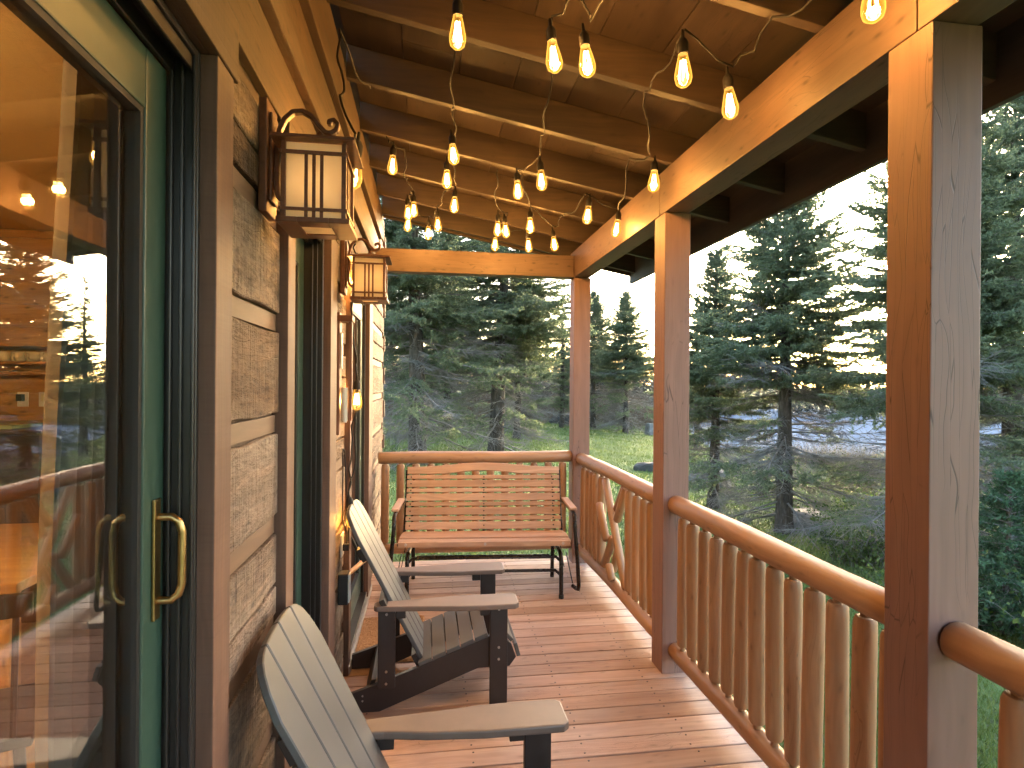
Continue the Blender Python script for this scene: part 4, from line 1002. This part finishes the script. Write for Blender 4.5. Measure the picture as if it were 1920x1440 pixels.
# grass, reeds, brush, far wood: uncountable masses
def blades(name, label, cat, N, area, size, mat, seed, keep=None):
    rg = np.random.default_rng(seed); x, y = area(rg, N)
    if keep is not None: k = keep(x, y); x, y = x[k], y[k]
    z = gz(x, y); n = len(x); dist = np.hypot(x, y); h = rg.uniform(*size[0], n) * (1 + dist * size[2]); w_ = rg.uniform(*size[1], n) * (1 + dist * size[2] * 2)
    a = rg.uniform(0, np.pi, n); s = np.stack([np.cos(a), np.sin(a), np.zeros(n)], 1); P = np.stack([x, y, z - .01], 1); D = np.stack([rg.normal(0, .4, n), rg.normal(0, .4, n), np.ones(n)], 1)
    V = np.stack([P - s * w_[:, None] / 2, P + s * w_[:, None] / 2, P + D * h[:, None]], 1).reshape(-1, 3)
    o = bpy.data.objects.new(name, np_mesh(name, V, np.arange(len(V)).reshape(-1, 3), [mat])); COL.objects.link(o); tag(o, label, kind='stuff'); return o
M_grass = leaf_mat('grass_blades', (.09, .135, .033), (.13, .19, .048), (.19, .235, .075), .55, .3)
M_reed = leaf_mat('dry_reeds', (.16, .12, .06), (.25, .19, .10), (.34, .27, .15), 2, .3)
def a_lawn(rg, N):
    r_ = 2.0 * (42 / 2.0) ** rg.random(N); th = rg.uniform(R(-14), R(62), N); return r_ * np.sin(th), r_ * np.cos(th)
blades('grass', 'short green lawn grass around the porch', 'grass', 330000, a_lawn, ((.025, .06), (.006, .011), .045), M_grass, 21,
       lambda x, y: ((x > 1.52) | (y > 5.5)) & ((x > -.4) | (y > 6.3)) & (gz(x, y) > -2.0))
def a_reed(rg, N):
    u = rg.uniform(22, 27.5, N); v = rg.uniform(-3, 22, N); return u * .62 + v * .78, u * .78 - v * .62
blades('reeds', 'tall dry grass along the pond bank', 'reeds', 26000, a_reed, ((.35, 1.0), (.008, .018), .01), M_reed, 22, lambda x, y: (gz(x, y) < -1.35) & (x - .36 * y > 3.4))
def thicket(name, label, pts, h, seed, mat, rad=.012, per=26, spread=1.0):
    rg = np.random.default_rng(seed); P0, P1, R0, R1 = [], [], [], []
    for (x, y) in pts:
        z = float(gz(x, y)); H_ = h * rg.uniform(.6, 1.2)
        for k in range(per):
            p = np.array([x + rg.normal(0, spread * .5), y + rg.normal(0, spread * .5), z]); d = np.array([rg.normal(0, .35), rg.normal(0, .35), 1.])
            for s in range(3):
                d2 = d + rg.normal(0, .3, 3); d2 /= np.linalg.norm(d2); q = p + d2 * H_ * .36; P0.append(p); P1.append(q); R0.append(rad * (1 - s / 3.4)); R1.append(rad * (1 - (s + 1) / 3.4))
                for j in range(3):
                    a = p + (q - p) * rg.random(); e = d2 + rg.normal(0, .6, 3); e /= np.linalg.norm(e); P0.append(a); P1.append(a + e * H_ * rg.uniform(.12, .3)); R0.append(rad * .5); R1.append(rad * .2)
                p = q
    o = bpy.data.objects.new(name, seg_mesh(name, P0, P1, R0, R1, mat)); COL.objects.link(o); tag(o, label, kind='stuff')
rg = np.random.default_rng(5)
M_brush = plain('brown_brush', (.13, .095, .07), .9, noise=.4, nscale=1.5)
thicket('brush', 'bare brown brush along the back of the lawn', [(rg.uniform(-14, 21), rg.uniform(39, 47)) for _ in range(190)], 2.2, 31, M_brush, .016, 16, 1.5)
thicket('brush', 'grey bare twigs on the pond bank behind the spruces', [(rg.uniform(9.5, 19), rg.uniform(12.5, 22)) for _ in range(90)], .9, 32, M_twig, .006, 12, .8)
def far_wood():
    rg = np.random.default_rng(9); P, D, Ln, W = [], [], [], []
    for k in range(1150):
        a = rg.uniform(R(-50), R(78)); r_ = rg.uniform(88, 150); x, y = r_ * math.sin(a), r_ * math.cos(a)
        if a < R(24): r_ = rg.uniform(52, 95); x, y = r_ * math.sin(a), r_ * math.cos(a)
        H_ = rg.uniform(4, 8.5) * (1.0 if a > R(24) else .8) * (.75 if R(34) < a < R(46) else 1); n = 150; f = rg.random(n) ** .8; rr = H_ * .2 * (1 - f) * np.sqrt(rg.random(n)); th = rg.uniform(0, 6.28, n)
        P.append(np.stack([x + rr * np.cos(th), y + rr * np.sin(th), float(gz(x, y)) + f * (H_ + 1.5)], 1)); D.append(np.stack([np.cos(th) * .8, np.sin(th) * .8, rg.normal(-.1, .4, n)], 1)); Ln.append(rg.uniform(.3, .9, n) * (1.2 - f * .7)); W.append(rg.uniform(.14, .34, n))
    o = bpy.data.objects.new('far_wood', needle_mesh('far_wood', np.concatenate(P), np.concatenate(D), np.concatenate(Ln), np.concatenate(W), leaf_mat('far_wood_foliage', (.05, .055, .045), (.075, .075, .055), (.10, .085, .065), .05, .2), rg))
    COL.objects.link(o); tag(o, 'distant dark wood beyond the pond and lawn', kind='stuff')
far_wood()
